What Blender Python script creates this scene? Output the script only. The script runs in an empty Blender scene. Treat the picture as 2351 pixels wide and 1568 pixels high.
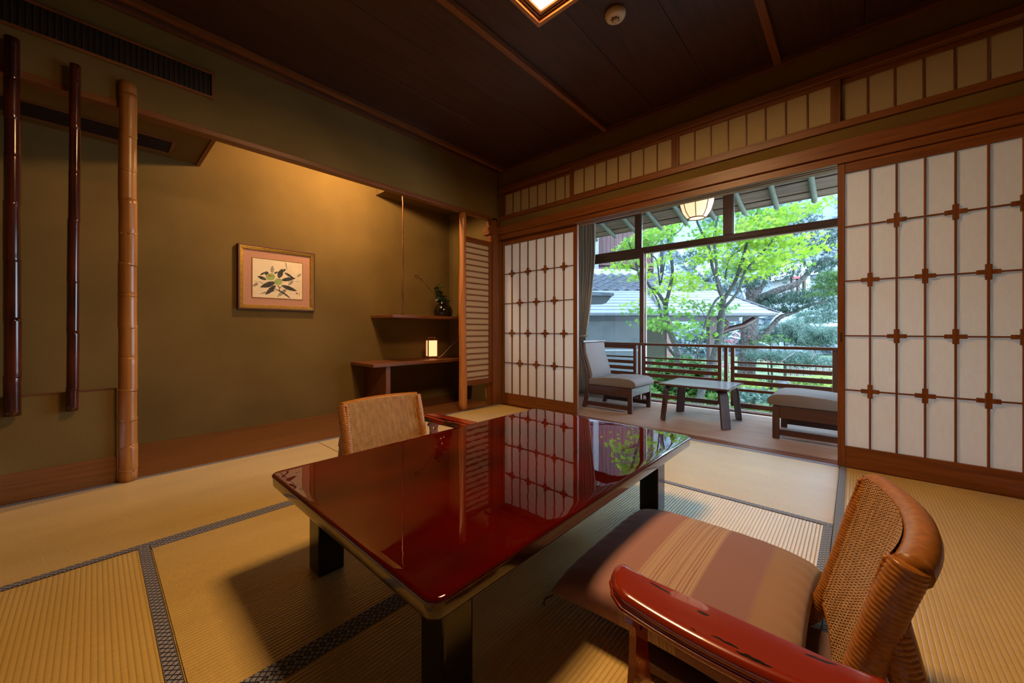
import bpy, bmesh, math, random
import numpy as np
from mathutils import Vector, Matrix, Euler
R = math.radians
random.seed(7); rng = np.random.default_rng(7)
sc = bpy.context.scene
COL = sc.collection
# ------------------------------------------------------------------ camera, world, lights, exposure
CX, CY, CH, YAW, FPX, HOR = 2.932, -3.006, .815, R(42.175), 868.73, 758.2
cam = bpy.data.cameras.new('camera'); camo = bpy.data.objects.new('camera', cam); COL.objects.link(camo)
cam.sensor_width = 36; cam.lens = FPX/2351*36; cam.shift_y = (HOR-784)/2351; cam.clip_start = .02; cam.clip_end = 400
camo.location = (CX, CY, CH); camo.rotation_euler = (R(90), 0, YAW); sc.camera = camo
sc.view_settings.view_transform = 'Standard'; sc.view_settings.look = 'None'
sc.view_settings.gamma = 1; sc.view_settings.use_curve_mapping = False
sc.view_settings.exposure = 0.0
w = bpy.data.worlds.new('sky'); sc.world = w; w.use_nodes = True
nt = w.node_tree; bg = nt.nodes['Background']
tc = nt.nodes.new('ShaderNodeTexCoord'); sx = nt.nodes.new('ShaderNodeSeparateXYZ')
rp = nt.nodes.new('ShaderNodeValToRGB'); nt.links.new(tc.outputs['Generated'], sx.inputs[0])
nt.links.new(sx.outputs['Z'], rp.inputs[0]); nt.links.new(rp.outputs[0], bg.inputs[0])
rp.color_ramp.elements[0].color = (.61, .80, 1.0, 1); rp.color_ramp.elements[1].color = (.50, .72, 1.0, 1)
bg.inputs[1].default_value = 11.5
sc.cycles.use_denoising = True
sc.cycles.max_bounces = 10; sc.cycles.diffuse_bounces = 5; sc.cycles.transparent_max_bounces = 24
sc.cycles.sample_clamp_indirect = 6.0
def light(name, typ, loc, power, color, size=.1, sy=None, rot=(0, 0, 0), spread=None):
    l = bpy.data.lights.new(name, typ); l.energy = power; l.color = color
    if typ == 'AREA':
        l.shape = 'RECTANGLE' if sy else 'SQUARE'; l.size = size
        if sy: l.size_y = sy
        if spread: l.spread = spread
    elif typ in ('POINT', 'SPOT'): l.shadow_soft_size = size
    o = bpy.data.objects.new(name, l); COL.objects.link(o); o.location = loc; o.rotation_euler = rot
    return o
WARM = (1.0, .585, .25)
light('ceiling_lamp_light', 'AREA', (1.99, -1.72, 2.456), 50, WARM, .49)
light('alcove_lamp_light', 'POINT', (-.17, -1.50, 2.36), 76, (1.0, .65, .33), .05)
light('pendant_light', 'POINT', (1.89, .6, 1.99), 5, (1.0, .68, .38), .07)
light('lantern_light', 'POINT', (-.60, -.455, .585), 1.1, (1.0, .50, .2), .03)
po = light('window_portal', 'AREA', (1.6, 1.46, 1.15), 1, (1, 1, 1), 2.9, 2.2, (R(-90), 0, 0)); po.data.cycles.is_portal = True

# ------------------------------------------------------------------ materials
def newmat(name):
    m = bpy.data.materials.new(name); m.use_nodes = True
    return m, m.node_tree, m.node_tree.nodes['Principled BSDF']
def N(nt, t, **k):
    n = nt.nodes.new(t)
    for a, b in k.items(): setattr(n, a, b)
    return n
def mth(nt, op, a, b=None, clamp=False):
    n = N(nt, 'ShaderNodeMath', operation=op); n.use_clamp = clamp
    for i, v in enumerate((a, b)):
        if v is None: continue
        if isinstance(v, (int, float)): n.inputs[i].default_value = v
        else: nt.links.new(v, n.inputs[i])
    return n.outputs[0]
def mixc(nt, f, a, b):
    n = N(nt, 'ShaderNodeMix', data_type='RGBA')
    for i, v in ((0, f), (6, a), (7, b)):
        if isinstance(v, (int, float)): n.inputs[i].default_value = v
        elif isinstance(v, tuple): n.inputs[i].default_value = v if len(v) == 4 else (*v, 1)
        else: nt.links.new(v, n.inputs[i])
    return n.outputs[2]
def ramp(nt, f, stops):
    n = N(nt, 'ShaderNodeValToRGB'); e = n.color_ramp.elements
    while len(e) < len(stops): e.new(.5)
    for i, (p, c) in enumerate(stops): e[i].position = p; e[i].color = (*c, 1)
    nt.links.new(f, n.inputs[0]); return n.outputs[0]
def bump(nt, b, h, strength=.5, dist=.01):
    n = N(nt, 'ShaderNodeBump'); n.inputs['Strength'].default_value = strength; n.inputs['Distance'].default_value = dist
    nt.links.new(h, n.inputs['Height']); nt.links.new(n.outputs[0], b.inputs['Normal'])
def noise(nt, scale=5, det=3, vec=None, rough=.5, dist=0):
    n = N(nt, 'ShaderNodeTexNoise'); n.inputs['Scale'].default_value = scale; n.inputs['Detail'].default_value = det
    n.inputs['Roughness'].default_value = rough; n.inputs['Distortion'].default_value = dist
    if vec is not None: nt.links.new(vec, n.inputs['Vector'])
    return n.outputs[0]
def coords(nt, scale=(1, 1, 1), kind='Object', rand=False):
    t = N(nt, 'ShaderNodeTexCoord'); mp = N(nt, 'ShaderNodeMapping'); mp.inputs['Scale'].default_value = scale
    nt.links.new(t.outputs[kind], mp.inputs[0])
    if rand:
        oi = N(nt, 'ShaderNodeObjectInfo'); v = mth(nt, 'MULTIPLY', oi.outputs['Random'], 37.0)
        cb = N(nt, 'ShaderNodeCombineXYZ')
        for i in range(3): nt.links.new(v, cb.inputs[i])
        nt.links.new(cb.outputs[0], mp.inputs['Location'])
    return mp.outputs[0]
def sep(nt, kind='Object'):
    t = N(nt, 'ShaderNodeTexCoord'); s = N(nt, 'ShaderNodeSeparateXYZ'); nt.links.new(t.outputs[kind], s.inputs[0]); return s.outputs
def plain(name, col, rough=.5, metal=0, var=.12, nscale=20, bmp=0, emit=None, es=1, coat=0, trans=0):
    m, nt, b = newmat(name)
    v = coords(nt, rand=True); n = noise(nt, nscale, 3, v)
    c2 = tuple(max(0, x*(1-var*2)) for x in col); c1 = tuple(min(1, x*(1+var)) for x in col)
    nt.links.new(ramp(nt, n, [(.3, c2), (.7, c1)]), b.inputs['Base Color'])
    b.inputs['Roughness'].default_value = rough; b.inputs['Metallic'].default_value = metal
    b.inputs['Coat Weight'].default_value = coat
    if bmp: bump(nt, b, n, .4, bmp)
    if emit: b.inputs['Emission Color'].default_value = (*emit, 1); b.inputs['Emission Strength'].default_value = es
    return m
_w = {}
def wood(kind, axis=0):
    """grain runs along the given object axis"""
    k = (kind, axis)
    if k in _w: return _w[k]
    P = dict(cedar=((.125, .035, .007), (.24, .078, .017), .42, 0), dark=((.020, .008, .006), (.045, .018, .012), .5, 0),
             ceil=((.030, .011, .008), (.062, .024, .017), .42, 0), brown=((.085, .03, .016), (.15, .058, .03), .38, 0),
             shelf=((.13, .04, .013), (.24, .083, .027), .5, 0), floor=((.125, .043, .012), (.22, .085, .026), .35, .1),
             veranda=((.30, .19, .14), (.42, .28, .21), .55, 0), eave=((.040, .021, .010), (.165, .092, .046), .8, 0),
             pole=((.060, .060, .034), (.105, .105, .064), .7, 0), siding=((0.0432, 0.0168, 0.0168), (0.0960, 0.0432, 0.0408), .8, 0),
             post=((.36, .13, .035), (.52, .21, .065), .33, .1), grey=((0.120, 0.120, 0.120), (0.198, 0.198, 0.204), .8, 0),
             chair=((.045, .016, .012), (.085, .032, .022), .3, .2), shingle=((0.1116, 0.1190, 0.1414), (0.1637, 0.1711, 0.2009), .7, 0))[kind]
    m, nt, b = newmat(kind+'_wood')
    s = [22, 22, 22]; s[axis] = 1.3
    v = coords(nt, tuple(s), rand=True)
    n1 = noise(nt, 1.2, 5, v, .6, 1.2)
    s2 = [120, 120, 120]; s2[axis] = 4
    n2 = noise(nt, 1.0, 2, coords(nt, tuple(s2), rand=True))
    f = mth(nt, 'ADD', mth(nt, 'MULTIPLY', n1, .8), mth(nt, 'MULTIPLY', n2, .2))
    nt.links.new(ramp(nt, f, [(.33, P[0]), (.66, P[1])]), b.inputs['Base Color'])
    b.inputs['Roughness'].default_value = P[2]; b.inputs['Coat Weight'].default_value = P[3]
    bump(nt, b, f, .25, .003)
    _w[k] = m; return m
def make_tatami():
    m, nt, b = newmat('tatami_igusa')
    s = sep(nt); ph = mth(nt, 'MULTIPLY', s[1], math.pi/.0122)
    rib = mth(nt, 'POWER', mth(nt, 'ABSOLUTE', mth(nt, 'SINE', ph)), .45)
    rush = noise(nt, 1, 2, coords(nt, (700, 25, 1)))
    seg = noise(nt, 1, 1, coords(nt, (260, 64.5*1.0, 1)))
    big = noise(nt, 2.2, 3, coords(nt, (1, 3, 1), rand=True))
    f = mth(nt, 'ADD', mth(nt, 'MULTIPLY', rush, .62), mth(nt, 'MULTIPLY', big, .38))
    c = ramp(nt, f, [(.3, (.55, .375, .11)), (.7, (.80, .56, .185))])
    c = mixc(nt, mth(nt, 'MULTIPLY', mth(nt, 'SUBTRACT', 1.0, rib), .6), c, (.36, .235, .075))
    nt.links.new(c, b.inputs['Base Color']); b.inputs['Roughness'].default_value = .30
    b.inputs['Specular IOR Level'].default_value = 1.0; b.inputs['Sheen Weight'].default_value = .25; b.inputs['Sheen Roughness'].default_value = .35
    h = mth(nt, 'ADD', rib, mth(nt, 'ADD', mth(nt, 'MULTIPLY', rush, .25), mth(nt, 'MULTIPLY', seg, .15)))
    bump(nt, b, h, .55, .0022); return m
def make_border():
    m, nt, b = newmat('tatami_border_cloth')
    s = sep(nt); p = .0185
    a = mth(nt, 'ADD', s[0], s[1]); d = mth(nt, 'SUBTRACT', s[0], s[1])
    def ln(x, off=0):
        t = mth(nt, 'FRACT', mth(nt, 'DIVIDE', mth(nt, 'ADD', x, 5.0+off), p))
        return mth(nt, 'ABSOLUTE', mth(nt, 'SUBTRACT', t, .5))
    la, ld = ln(a), ln(d)
    mx = mth(nt, 'MAXIMUM', la, ld)
    line = mth(nt, 'GREATER_THAN', mx, .375)
    ring = mth(nt, 'MULTIPLY', mth(nt, 'GREATER_THAN', mx, .17), mth(nt, 'LESS_THAN', mx, .25))
    dot = mth(nt, 'LESS_THAN', mx, .06)
    f = mth(nt, 'MAXIMUM', line, mth(nt, 'MULTIPLY', mth(nt, 'ADD', ring, dot), .45))
    nt.links.new(mixc(nt, f, (.36, .37, .46), (.010, .012, .045)), b.inputs['Base Color'])
    b.inputs['Roughness'].default_value = .6; return m
def make_plaster(name, c1, c2):
    m, nt, b = newmat(name); v = coords(nt, kind='Object')
    n = noise(nt, 2.0, 4, v); f = noise(nt, 260, 3, v)
    t = mth(nt, 'ADD', mth(nt, 'MULTIPLY', n, .6), mth(nt, 'MULTIPLY', f, .4))
    nt.links.new(ramp(nt, t, [(.35, c1), (.65, c2)]), b.inputs['Base Color'])
    b.inputs['Roughness'].default_value = .9; b.inputs['Specular IOR Level'].default_value = .2
    bump(nt, b, f, .35, .0015); return m
def make_paper(name, col, tr=.5):
    m, nt, b = newmat(name); out = nt.nodes['Material Output']
    n = noise(nt, 60, 5, coords(nt, (1, 1, .3), rand=True), .7)
    c = ramp(nt, n, [(.3, tuple(x*.94 for x in col)), (.7, col)])
    d = N(nt, 'ShaderNodeBsdfDiffuse'); t = N(nt, 'ShaderNodeBsdfTranslucent'); x = N(nt, 'ShaderNodeMixShader')
    x.inputs[0].default_value = tr
    nt.links.new(c, d.inputs[0]); nt.links.new(c, t.inputs[0]); nt.links.new(d.outputs[0], x.inputs[1]); nt.links.new(t.outputs[0], x.inputs[2])
    nt.links.new(x.outputs[0], out.inputs[0]); return m
def make_leafmat(name, c1, c2, tr=.45, rough=.5):
    m, nt, b = newmat(name); out = nt.nodes['Material Output']
    g = N(nt, 'ShaderNodeNewGeometry'); c = ramp(nt, g.outputs['Random Per Island'], [(0, c1), (1, c2)])
    t = N(nt, 'ShaderNodeBsdfTranslucent'); x = N(nt, 'ShaderNodeMixShader'); x.inputs[0].default_value = tr
    nt.links.new(c, b.inputs['Base Color']); b.inputs['Roughness'].default_value = rough
    nt.links.new(c, t.inputs[0]); nt.links.new(b.outputs[0], x.inputs[1]); nt.links.new(t.outputs[0], x.inputs[2])
    nt.links.new(x.outputs[0], out.inputs[0]); return m
def make_lacquer():
    m, nt, b = newmat('red_lacquer')
    v = coords(nt, (1, .8, 1)); n = noise(nt, 3.5, 3, v)
    nt.links.new(ramp(nt, n, [(.3, (.022, .0006, .0004)), (.7, (.085, .0018, .0008))]), b.inputs['Base Color'])
    b.inputs['Roughness'].default_value = .35; b.inputs['Specular IOR Level'].default_value = 0; b.inputs['Coat Weight'].default_value = 1; b.inputs['Coat Roughness'].default_value = .006
    b.inputs['Coat IOR'].default_value = 1.5
    bp = N(nt, 'ShaderNodeBump'); bp.inputs['Strength'].default_value = 1; bp.inputs['Distance'].default_value = .00009
    nt.links.new(noise(nt, 22, 1, coords(nt)), bp.inputs['Height'])
    nt.links.new(bp.outputs[0], b.inputs['Coat Normal']); return m
def make_armlac(name, streaks, worn):
    m, nt, b = newmat(name); o = sep(nt)
    n = noise(nt, 1, 4, coords(nt, (5, 75, 30), rand=True), .6, .4)
    f = mth(nt, 'GREATER_THAN', n, worn)
    wob = mth(nt, 'MULTIPLY', mth(nt, 'SUBTRACT', noise(nt, 60, 2, coords(nt)), .5), .008)
    for (x0, y0, x1, y1, w_) in streaks:
        L = math.hypot(x1-x0, y1-y0); c, s_ = (x1-x0)/L, (y1-y0)/L; mx, my = (x0+x1)/2, (y0+y1)/2
        dx = mth(nt, 'SUBTRACT', o[0], mx); dy = mth(nt, 'ADD', mth(nt, 'SUBTRACT', o[1], my), wob)
        a = mth(nt, 'DIVIDE', mth(nt, 'ADD', mth(nt, 'MULTIPLY', dx, c), mth(nt, 'MULTIPLY', dy, s_)), L/2)
        d = mth(nt, 'DIVIDE', mth(nt, 'SUBTRACT', mth(nt, 'MULTIPLY', dy, c), mth(nt, 'MULTIPLY', dx, s_)), w_)
        r = mth(nt, 'ADD', mth(nt, 'MULTIPLY', a, a), mth(nt, 'MULTIPLY', d, d))
        f = mth(nt, 'MAXIMUM', f, mth(nt, 'LESS_THAN', r, 1.0))
    nt.links.new(mixc(nt, f, (.27, .020, .005), (.008, .003, .002)), b.inputs['Base Color'])
    b.inputs['Roughness'].default_value = .22; b.inputs['Coat Weight'].default_value = .8; b.inputs['Coat Roughness'].default_value = .04
    return m
def make_weave():
    m, nt, b = newmat('rattan_weave'); s = sep(nt, 'UV')
    cw = .021; u = mth(nt, 'DIVIDE', s[0], cw)
    tri = mth(nt, 'ABSOLUTE', mth(nt, 'SUBTRACT', mth(nt, 'FRACT', u), .5))
    ph = mth(nt, 'ADD', mth(nt, 'MULTIPLY', s[1], 2*math.pi/.0075), mth(nt, 'MULTIPLY', tri, 2*math.pi*2.2))
    wv = mth(nt, 'MULTIPLY', mth(nt, 'ADD', mth(nt, 'SINE', ph), 1), .5)
    col = mth(nt, 'ABSOLUTE', mth(nt, 'SINE', mth(nt, 'MULTIPLY', s[0], math.pi/.0065)))
    h = mth(nt, 'MULTIPLY', mth(nt, 'POWER', wv, .6), mth(nt, 'POWER', col, .5))
    n = noise(nt, 60, 2, coords(nt, (1, .3, 1), 'UV'))
    f = mth(nt, 'ADD', mth(nt, 'MULTIPLY', h, .6), mth(nt, 'MULTIPLY', n, .4))
    nt.links.new(ramp(nt, f, [(.15, (.08, .024, .005)), (.45, (.54, .25, .07)), (.8, (.80, .44, .15))]), b.inputs['Base Color'])
    b.inputs['Roughness'].default_value = .32; bump(nt, b, h, 1.0, .0045); return m
def make_rattan():
    m, nt, b = newmat('rattan_wrap'); n = noise(nt, 90, 3, coords(nt, (1, 1, 1)))
    nt.links.new(ramp(nt, n, [(.3, (.28, .098, .016)), (.7, (.44, .170, .032))]), b.inputs['Base Color'])
    b.inputs['Roughness'].default_value = .28; return m
def make_bamboo(name, c1, c2, rough):
    m, nt, b = newmat(name)
    n = noise(nt, 1, 4, coords(nt, (60, 60, 1.5), rand=True)); n2 = noise(nt, 2, 2, coords(nt, (1, 1, 1.5), rand=True))
    f = mth(nt, 'ADD', mth(nt, 'MULTIPLY', n, .5), mth(nt, 'MULTIPLY', n2, .5))
    nt.links.new(ramp(nt, f, [(.38, c1), (.62, c2)]), b.inputs['Base Color']); b.inputs['Roughness'].default_value = rough
    return m
def make_zabuton():
    m, nt, b = newmat('striped_cushion_cloth'); s = sep(nt); x = s[0]
    base = ramp(nt, mth(nt, 'ADD', x, 0.0), [(0, (0, 0, 0)), (1, (1, 1, 1))])
    r = N(nt, 'ShaderNodeValToRGB'); r.color_ramp.interpolation = 'LINEAR'; e = r.color_ramp.elements
    pink, mauve, tan, strip = (.36, .165, .145), (.29, .14, .15), (.35, .205, .13), (.50, .34, .25)
    st = [(0, mauve), (.05, pink), (.335, pink), (.345, strip), (.565, strip), (.575, mauve), (.765, mauve), (.79, tan), (1, tan)]
    while len(e) < len(st): e.new(.5)
    for i, (p, c) in enumerate(st): e[i].position = p; e[i].color = (*c, 1)
    t = mth(nt, 'DIVIDE', x, .59); nt.links.new(t, r.inputs[0])
    inb = mth(nt, 'MULTIPLY', mth(nt, 'GREATER_THAN', t, .34), mth(nt, 'LESS_THAN', t, .575))
    n1 = noise(nt, 1, 1, coords(nt, (230, .4, .4)))
    ln = mth(nt, 'MULTIPLY', inb, mth(nt, 'GREATER_THAN', n1, .55))
    c = mixc(nt, mth(nt, 'MULTIPLY', ln, .8), r.outputs[0], (.27, .12, .10))
    wv = noise(nt, 900, 2, coords(nt)); c = mixc(nt, mth(nt, 'MULTIPLY', wv, .25), c, (.12, .07, .05))
    nt.links.new(c, b.inputs['Base Color']); b.inputs['Roughness'].default_value = .75; b.inputs['Sheen Weight'].default_value = .3
    bump(nt, b, wv, .3, .001); return m
STREAKS = [(-0.136, 0.021, -0.089, 0.015, 0.0022), (-0.041, 0.002, -0.021, 0.004, 0.003), (-0.008, -0.036, 0.034, -0.036, 0.0022), (0.03, -0.044, 0.08, -0.041, 0.0035), (0.113, 0.016, 0.153, 0.024, 0.0022), (-0.038, -0.044, -0.029, -0.044, 0.0015)]
M = dict(
    tatami=make_tatami(), border=make_border(),
    wall=make_plaster('olive_earth_plaster', (.138, .087, .024), (.190, .122, .037)),
    paper=make_paper('shoji_paper', (.86, .79, .72), .48), paper2=make_paper('unlit_transom_paper', (.50, .39, .23), .10),  # transom paper: lack of backlight put into a darker, warmer colour
    lacq=make_lacquer(), armlac=make_armlac('worn_red_lacquer', STREAKS, .68), armlac2=make_armlac('worn_red_lacquer_streaked', [], .60), weave=make_weave(), rattan=make_rattan(),
    blacklac=plain('black_lacquer', (.005, .004, .005), .2, coat=.15, var=.05),
    edgelac=plain('table_edge_lacquer', (.030, .010, .006), .12, coat=.25, var=.1, nscale=3),
    bamd=make_bamboo('smoked_bamboo', (.012, .003, .002), (.10, .018, .008), .16),
    baml=make_bamboo('honey_bamboo', (.26, .095, .018), (.44, .185, .042), .3),
    zab=make_zabuton(), pad=plain('seat_pad_cloth', (.17, .10, .10), .8, bmp=.001, nscale=300),
    uph=plain('grey_brown_upholstery', (0.186, 0.155, 0.143), .85, nscale=500, var=.1, bmp=.0006),
    curtain=make_paper('grey_brown_curtain_cloth', (.58, .50, .42), .35),
    cream=plain('cream_plastic', (.62, .50, .34), .45, var=.03), cream2=plain('pale_switch_plastic', (.50, .38, .22), .4, var=.03),
    darkslot=plain('dark_slot', (.012, .009, .007), .6), black=plain('black_glaze', (.006, .005, .006), .12, coat=.5),
    gold=plain('gilt_wood', (.55, .33, .06), .28, metal=.6, var=.15, nscale=60),
    mount=plain('salmon_mount_cloth', (.50, .25, .16), .9, nscale=350, var=.15, bmp=.0005),
    sheet=plain('painting_paper', (.78, .64, .44), .8, var=.05, nscale=8),
    ink=plain('ink_wash_dark', (.05, .05, .045), .8, var=.4, nscale=60), inkl=plain('ink_wash_pale', (.33, .28, .22), .8, var=.2, nscale=60),
    fruit=plain('green_pigment', (.30, .42, .12), .8, var=.15, nscale=60), redp=plain('red_pigment', (.45, .08, .03), .8),
    lampem=plain('lamp_diffuser', (.9, .85, .7), .6, emit=(1.0, .86, .60), es=3.2, var=0),
    pendem=plain('pendant_paper', (.9, .8, .6), .7, emit=(1.0, .70, .40), es=1.15, var=.02),
    lantem=plain('lantern_paper', (.9, .7, .5), .7, emit=(1.0, .46, .20), es=1.7, var=.02),
    whitep=plain('white_track', (.72, .72, .70), .4, var=.02), metal=plain('grey_metal', (.45, .45, .46), .35, metal=.8, var=.05),
    plasterw=plain('white_plaster', (0.297, 0.305, 0.312), .8, var=.04), tile=plain('grey_roof_tile', (0.059, 0.064, 0.075), .38, var=.25, nscale=9),
    gwall=plain('grey_outer_wall', (0.093, 0.102, 0.106), .8, var=.08, nscale=4), ogreen=plain('olive_outer_wall', (0.031, 0.031, 0.018), .9, var=.1),
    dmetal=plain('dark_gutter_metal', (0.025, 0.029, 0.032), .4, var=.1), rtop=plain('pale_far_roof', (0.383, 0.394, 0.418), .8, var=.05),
    bark=plain('mossy_bark', (0.020, 0.022, 0.015), .85, var=.45, nscale=26, bmp=.01), pbark=plain('pine_bark', (0.056, 0.050, 0.043), .9, var=.5, nscale=18, bmp=.02),
    soil=plain('mossy_ground', (0.075, 0.116, 0.041), .95, var=.5, nscale=1.4, bmp=.02), moss=plain('bright_moss', (0.174, 0.244, 0.029), .9, var=.35, nscale=12, bmp=.01),
    rock=plain('garden_rock', (0.097, 0.097, 0.093), .85, var=.35, nscale=9, bmp=.02), pond=plain('pond_water', (.035, .05, .04), .04, var=.2, nscale=1),
    redrail=plain('vermilion_rail', (0.261, 0.029, 0.041), .6), ferro=plain('dark_iron', (.02, .02, .02), .4),
    maple=make_leafmat('maple_leaf', (0.120, 0.264, 0.012), (0.264, 0.380, 0.028), .5), maple2=make_leafmat('maple_leaf_painted_shade', (0.051, 0.160, 0.016), (0.134, 0.255, 0.025), .5),  # second maple leaf is a darker copy, shade put into its colour
    pine=make_leafmat('pine_needle', (0.011, 0.031, 0.018), (0.034, 0.072, 0.050), .25), pale=make_leafmat('pale_shrub_leaf', (0.058, 0.121, 0.086), (0.144, 0.219, 0.184), .35),  # shrub leaf in a pale grey-green
    green=make_leafmat('green_shrub_leaf', (0.019, 0.079, 0.013), (0.095, 0.189, 0.031), .35), dgreen=make_leafmat('dark_pine_leaf', (0.011, 0.037, 0.005), (0.070, 0.167, 0.017), .35),
    azal=make_leafmat('azalea_petal', (0.465, 0.062, 0.099), (0.589, 0.217, 0.260), .35), forest=make_leafmat('hill_leaf_painted_haze', (0.093, 0.135, 0.153), (0.214, 0.260, 0.288), .2),  # forest: distance haze is put into the pale blue-grey leaf colour
    vase_leaf=make_leafmat('ivy_leaf', (.01, .035, .012), (.03, .08, .03), .1, .3), dryf=plain('dried_flower', (.12, .03, .02), .9),
)
def make_glass():
    m, nt, b = newmat('window_glass'); out = nt.nodes['Material Output']
    g = N(nt, 'ShaderNodeBsdfGlossy'); g.inputs['Roughness'].default_value = .02
    t = N(nt, 'ShaderNodeBsdfTransparent'); t.inputs[0].default_value = (.88, .92, .94, 1)
    fr = N(nt, 'ShaderNodeFresnel'); fr.inputs[0].default_value = 1.5; x = N(nt, 'ShaderNodeMixShader')
    nt.links.new(fr.outputs[0], x.inputs[0]); nt.links.new(t.outputs[0], x.inputs[1]); nt.links.new(g.outputs[0], x.inputs[2])
    nt.links.new(x.outputs[0], out.inputs[0]); return m
M['glass'] = make_glass()

# ------------------------------------------------------------------ builders
def tag(o, label=None, cat=None, group=None, kind=None):
    if label: o['label'] = label
    if cat: o['category'] = cat
    if group: o['group'] = group
    if kind: o['kind'] = kind
    return o
def thing(name, label=None, cat=None, loc=(0, 0, 0), rz=0, group=None, kind=None):
    o = bpy.data.objects.new(name, None); COL.objects.link(o); o.location = loc; o.rotation_euler = (0, 0, rz); o.empty_display_size = .05
    return tag(o, label, cat, group, kind)
def link(name, me, mat, parent=None, loc=(0, 0, 0), rot=None):
    o = bpy.data.objects.new(name, me); COL.objects.link(o)
    if mat is not None and len(me.materials) == 0: me.materials.append(mat)
    o.parent = parent; o.location = loc
    if rot: o.rotation_euler = rot
    return o
def frombm(name, bm, mat, parent=None, loc=(0, 0, 0), rot=None, smooth=False):
    me = bpy.data.meshes.new(name); bmesh.ops.recalc_face_normals(bm, faces=bm.faces); bm.to_mesh(me); bm.free()
    if smooth: me.shade_smooth()
    return link(name, me, mat, parent, loc, rot)
_bc = {}
def box(name, lo, hi, mat, parent=None, bev=.0015, rot=None, **tg):
    """box between two corners in the parent's frame; mesh shared between boxes of one size. mat may be a wood kind."""
    d = tuple(round(abs(h-l), 4) for l, h in zip(lo, hi)); c = tuple((a+b)/2 for a, b in zip(lo, hi))
    if isinstance(mat, str): mat = wood(mat, d.index(max(d)))
    bev = min(bev, min(d)*.3); k = (d, mat.name, round(bev, 5))
    if k not in _bc:
        bm = bmesh.new(); bmesh.ops.create_cube(bm, size=1); bmesh.ops.scale(bm, vec=d, verts=bm.verts)
        if bev > 0: bmesh.ops.bevel(bm, geom=bm.edges[:], offset=bev, segments=1 if bev < .003 else 2, affect='EDGES', profile=.6)
        me = bpy.data.meshes.new(name); bm.to_mesh(me); bm.free(); me.materials.append(mat); _bc[k] = me
    o = link(name, _bc[k], None, parent, c, rot)
    return tag(o, **tg) if tg else o
def tube(name, pts, rad, mat, parent=None, n=10, loc=(0, 0, 0), cap=True, smooth=True):
    pts = [Vector(p) for p in pts]; rad = rad if hasattr(rad, '__len__') else [rad]*len(pts)
    V = []; F = []; up = Vector((0, 0, 1)); prev = None
    for i, p in enumerate(pts):
        t = (pts[min(i+1, len(pts)-1)]-pts[max(i-1, 0)]).normalized()
        if prev is None:
            a = up if abs(t.z) < .9 else Vector((1, 0, 0)); x = t.cross(a).normalized()
        else: x = (prev-t*prev.dot(t)).normalized()
        prev = x; y = t.cross(x)
        for k in range(n):
            an = 2*math.pi*k/n; V.append(p+(x*math.cos(an)+y*math.sin(an))*rad[i])
    for i in range(len(pts)-1):
        for k in range(n): F.append((i*n+k, i*n+(k+1) % n, (i+1)*n+(k+1) % n, (i+1)*n+k))
    if cap: F.append(tuple(range(n))[::-1]); F.append(tuple(range((len(pts)-1)*n, len(pts)*n)))
    me = bpy.data.meshes.new(name); me.from_pydata(V, [], F)
    if smooth: me.shade_smooth()
    return link(name, me, mat, parent, loc)
def lathe(name, prof, mat, parent=None, n=24, loc=(0, 0, 0)):
    V = []; F = []
    for r, z in prof:
        for k in range(n): a = 2*math.pi*k/n; V.append((r*math.cos(a), r*math.sin(a), z))
    m = len(prof)
    for i in range(m-1):
        for k in range(n): F.append((i*n+k, i*n+(k+1) % n, (i+1)*n+(k+1) % n, (i+1)*n+k))
    me = bpy.data.meshes.new(name); me.from_pydata(V, [], F); me.shade_smooth()
    return link(name, me, mat, parent, loc)
def prism(name, outline, lo, hi, mat, parent=None, axis=2, bev=.002, loc=(0, 0, 0), rot=None, segs=2, smooth=False, holes=()):
    """2-D outline extruded along an axis between lo and hi"""
    bm = bmesh.new()
    def pt(a, b, c): return {2: (a, b, c), 1: (a, c, b), 0: (c, a, b)}[axis]
    vs = [bm.verts.new(pt(a, b, lo)) for a, b in outline]
    f = bm.faces.new(vs)
    r = bmesh.ops.extrude_face_region(bm, geom=[f]); nv = [g for g in r['geom'] if isinstance(g, bmesh.types.BMVert)]
    dv = Vector(pt(0, 0, hi-lo)); bmesh.ops.translate(bm, verts=nv, vec=dv)
    bmesh.ops.recalc_face_normals(bm, faces=bm.faces)
    if bev > 0:
        es = [e for e in bm.edges if e.is_manifold and e.calc_face_angle() > .9]
        bmesh.ops.bevel(bm, geom=es, offset=bev, segments=segs, affect='EDGES', profile=.5)
    return frombm(name, bm, mat, parent, loc, rot, smooth)
def npmesh(name, V, F, mat, parent=None, smooth=False, loc=(0, 0, 0)):
    me = bpy.data.meshes.new(name); V = np.asarray(V, dtype=np.float32); F = np.asarray(F, dtype=np.int32)
    me.vertices.add(len(V)); me.vertices.foreach_set('co', V.ravel()); k = F.shape[1]
    me.loops.add(F.size); me.loops.foreach_set('vertex_index', F.ravel())
    me.polygons.add(len(F)); me.polygons.foreach_set('loop_start', np.arange(0, F.size, k, dtype=np.int32))
    me.update(calc_edges=True); me.validate()
    if smooth: me.shade_smooth()
    return link(name, me, mat, parent, loc)
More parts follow.
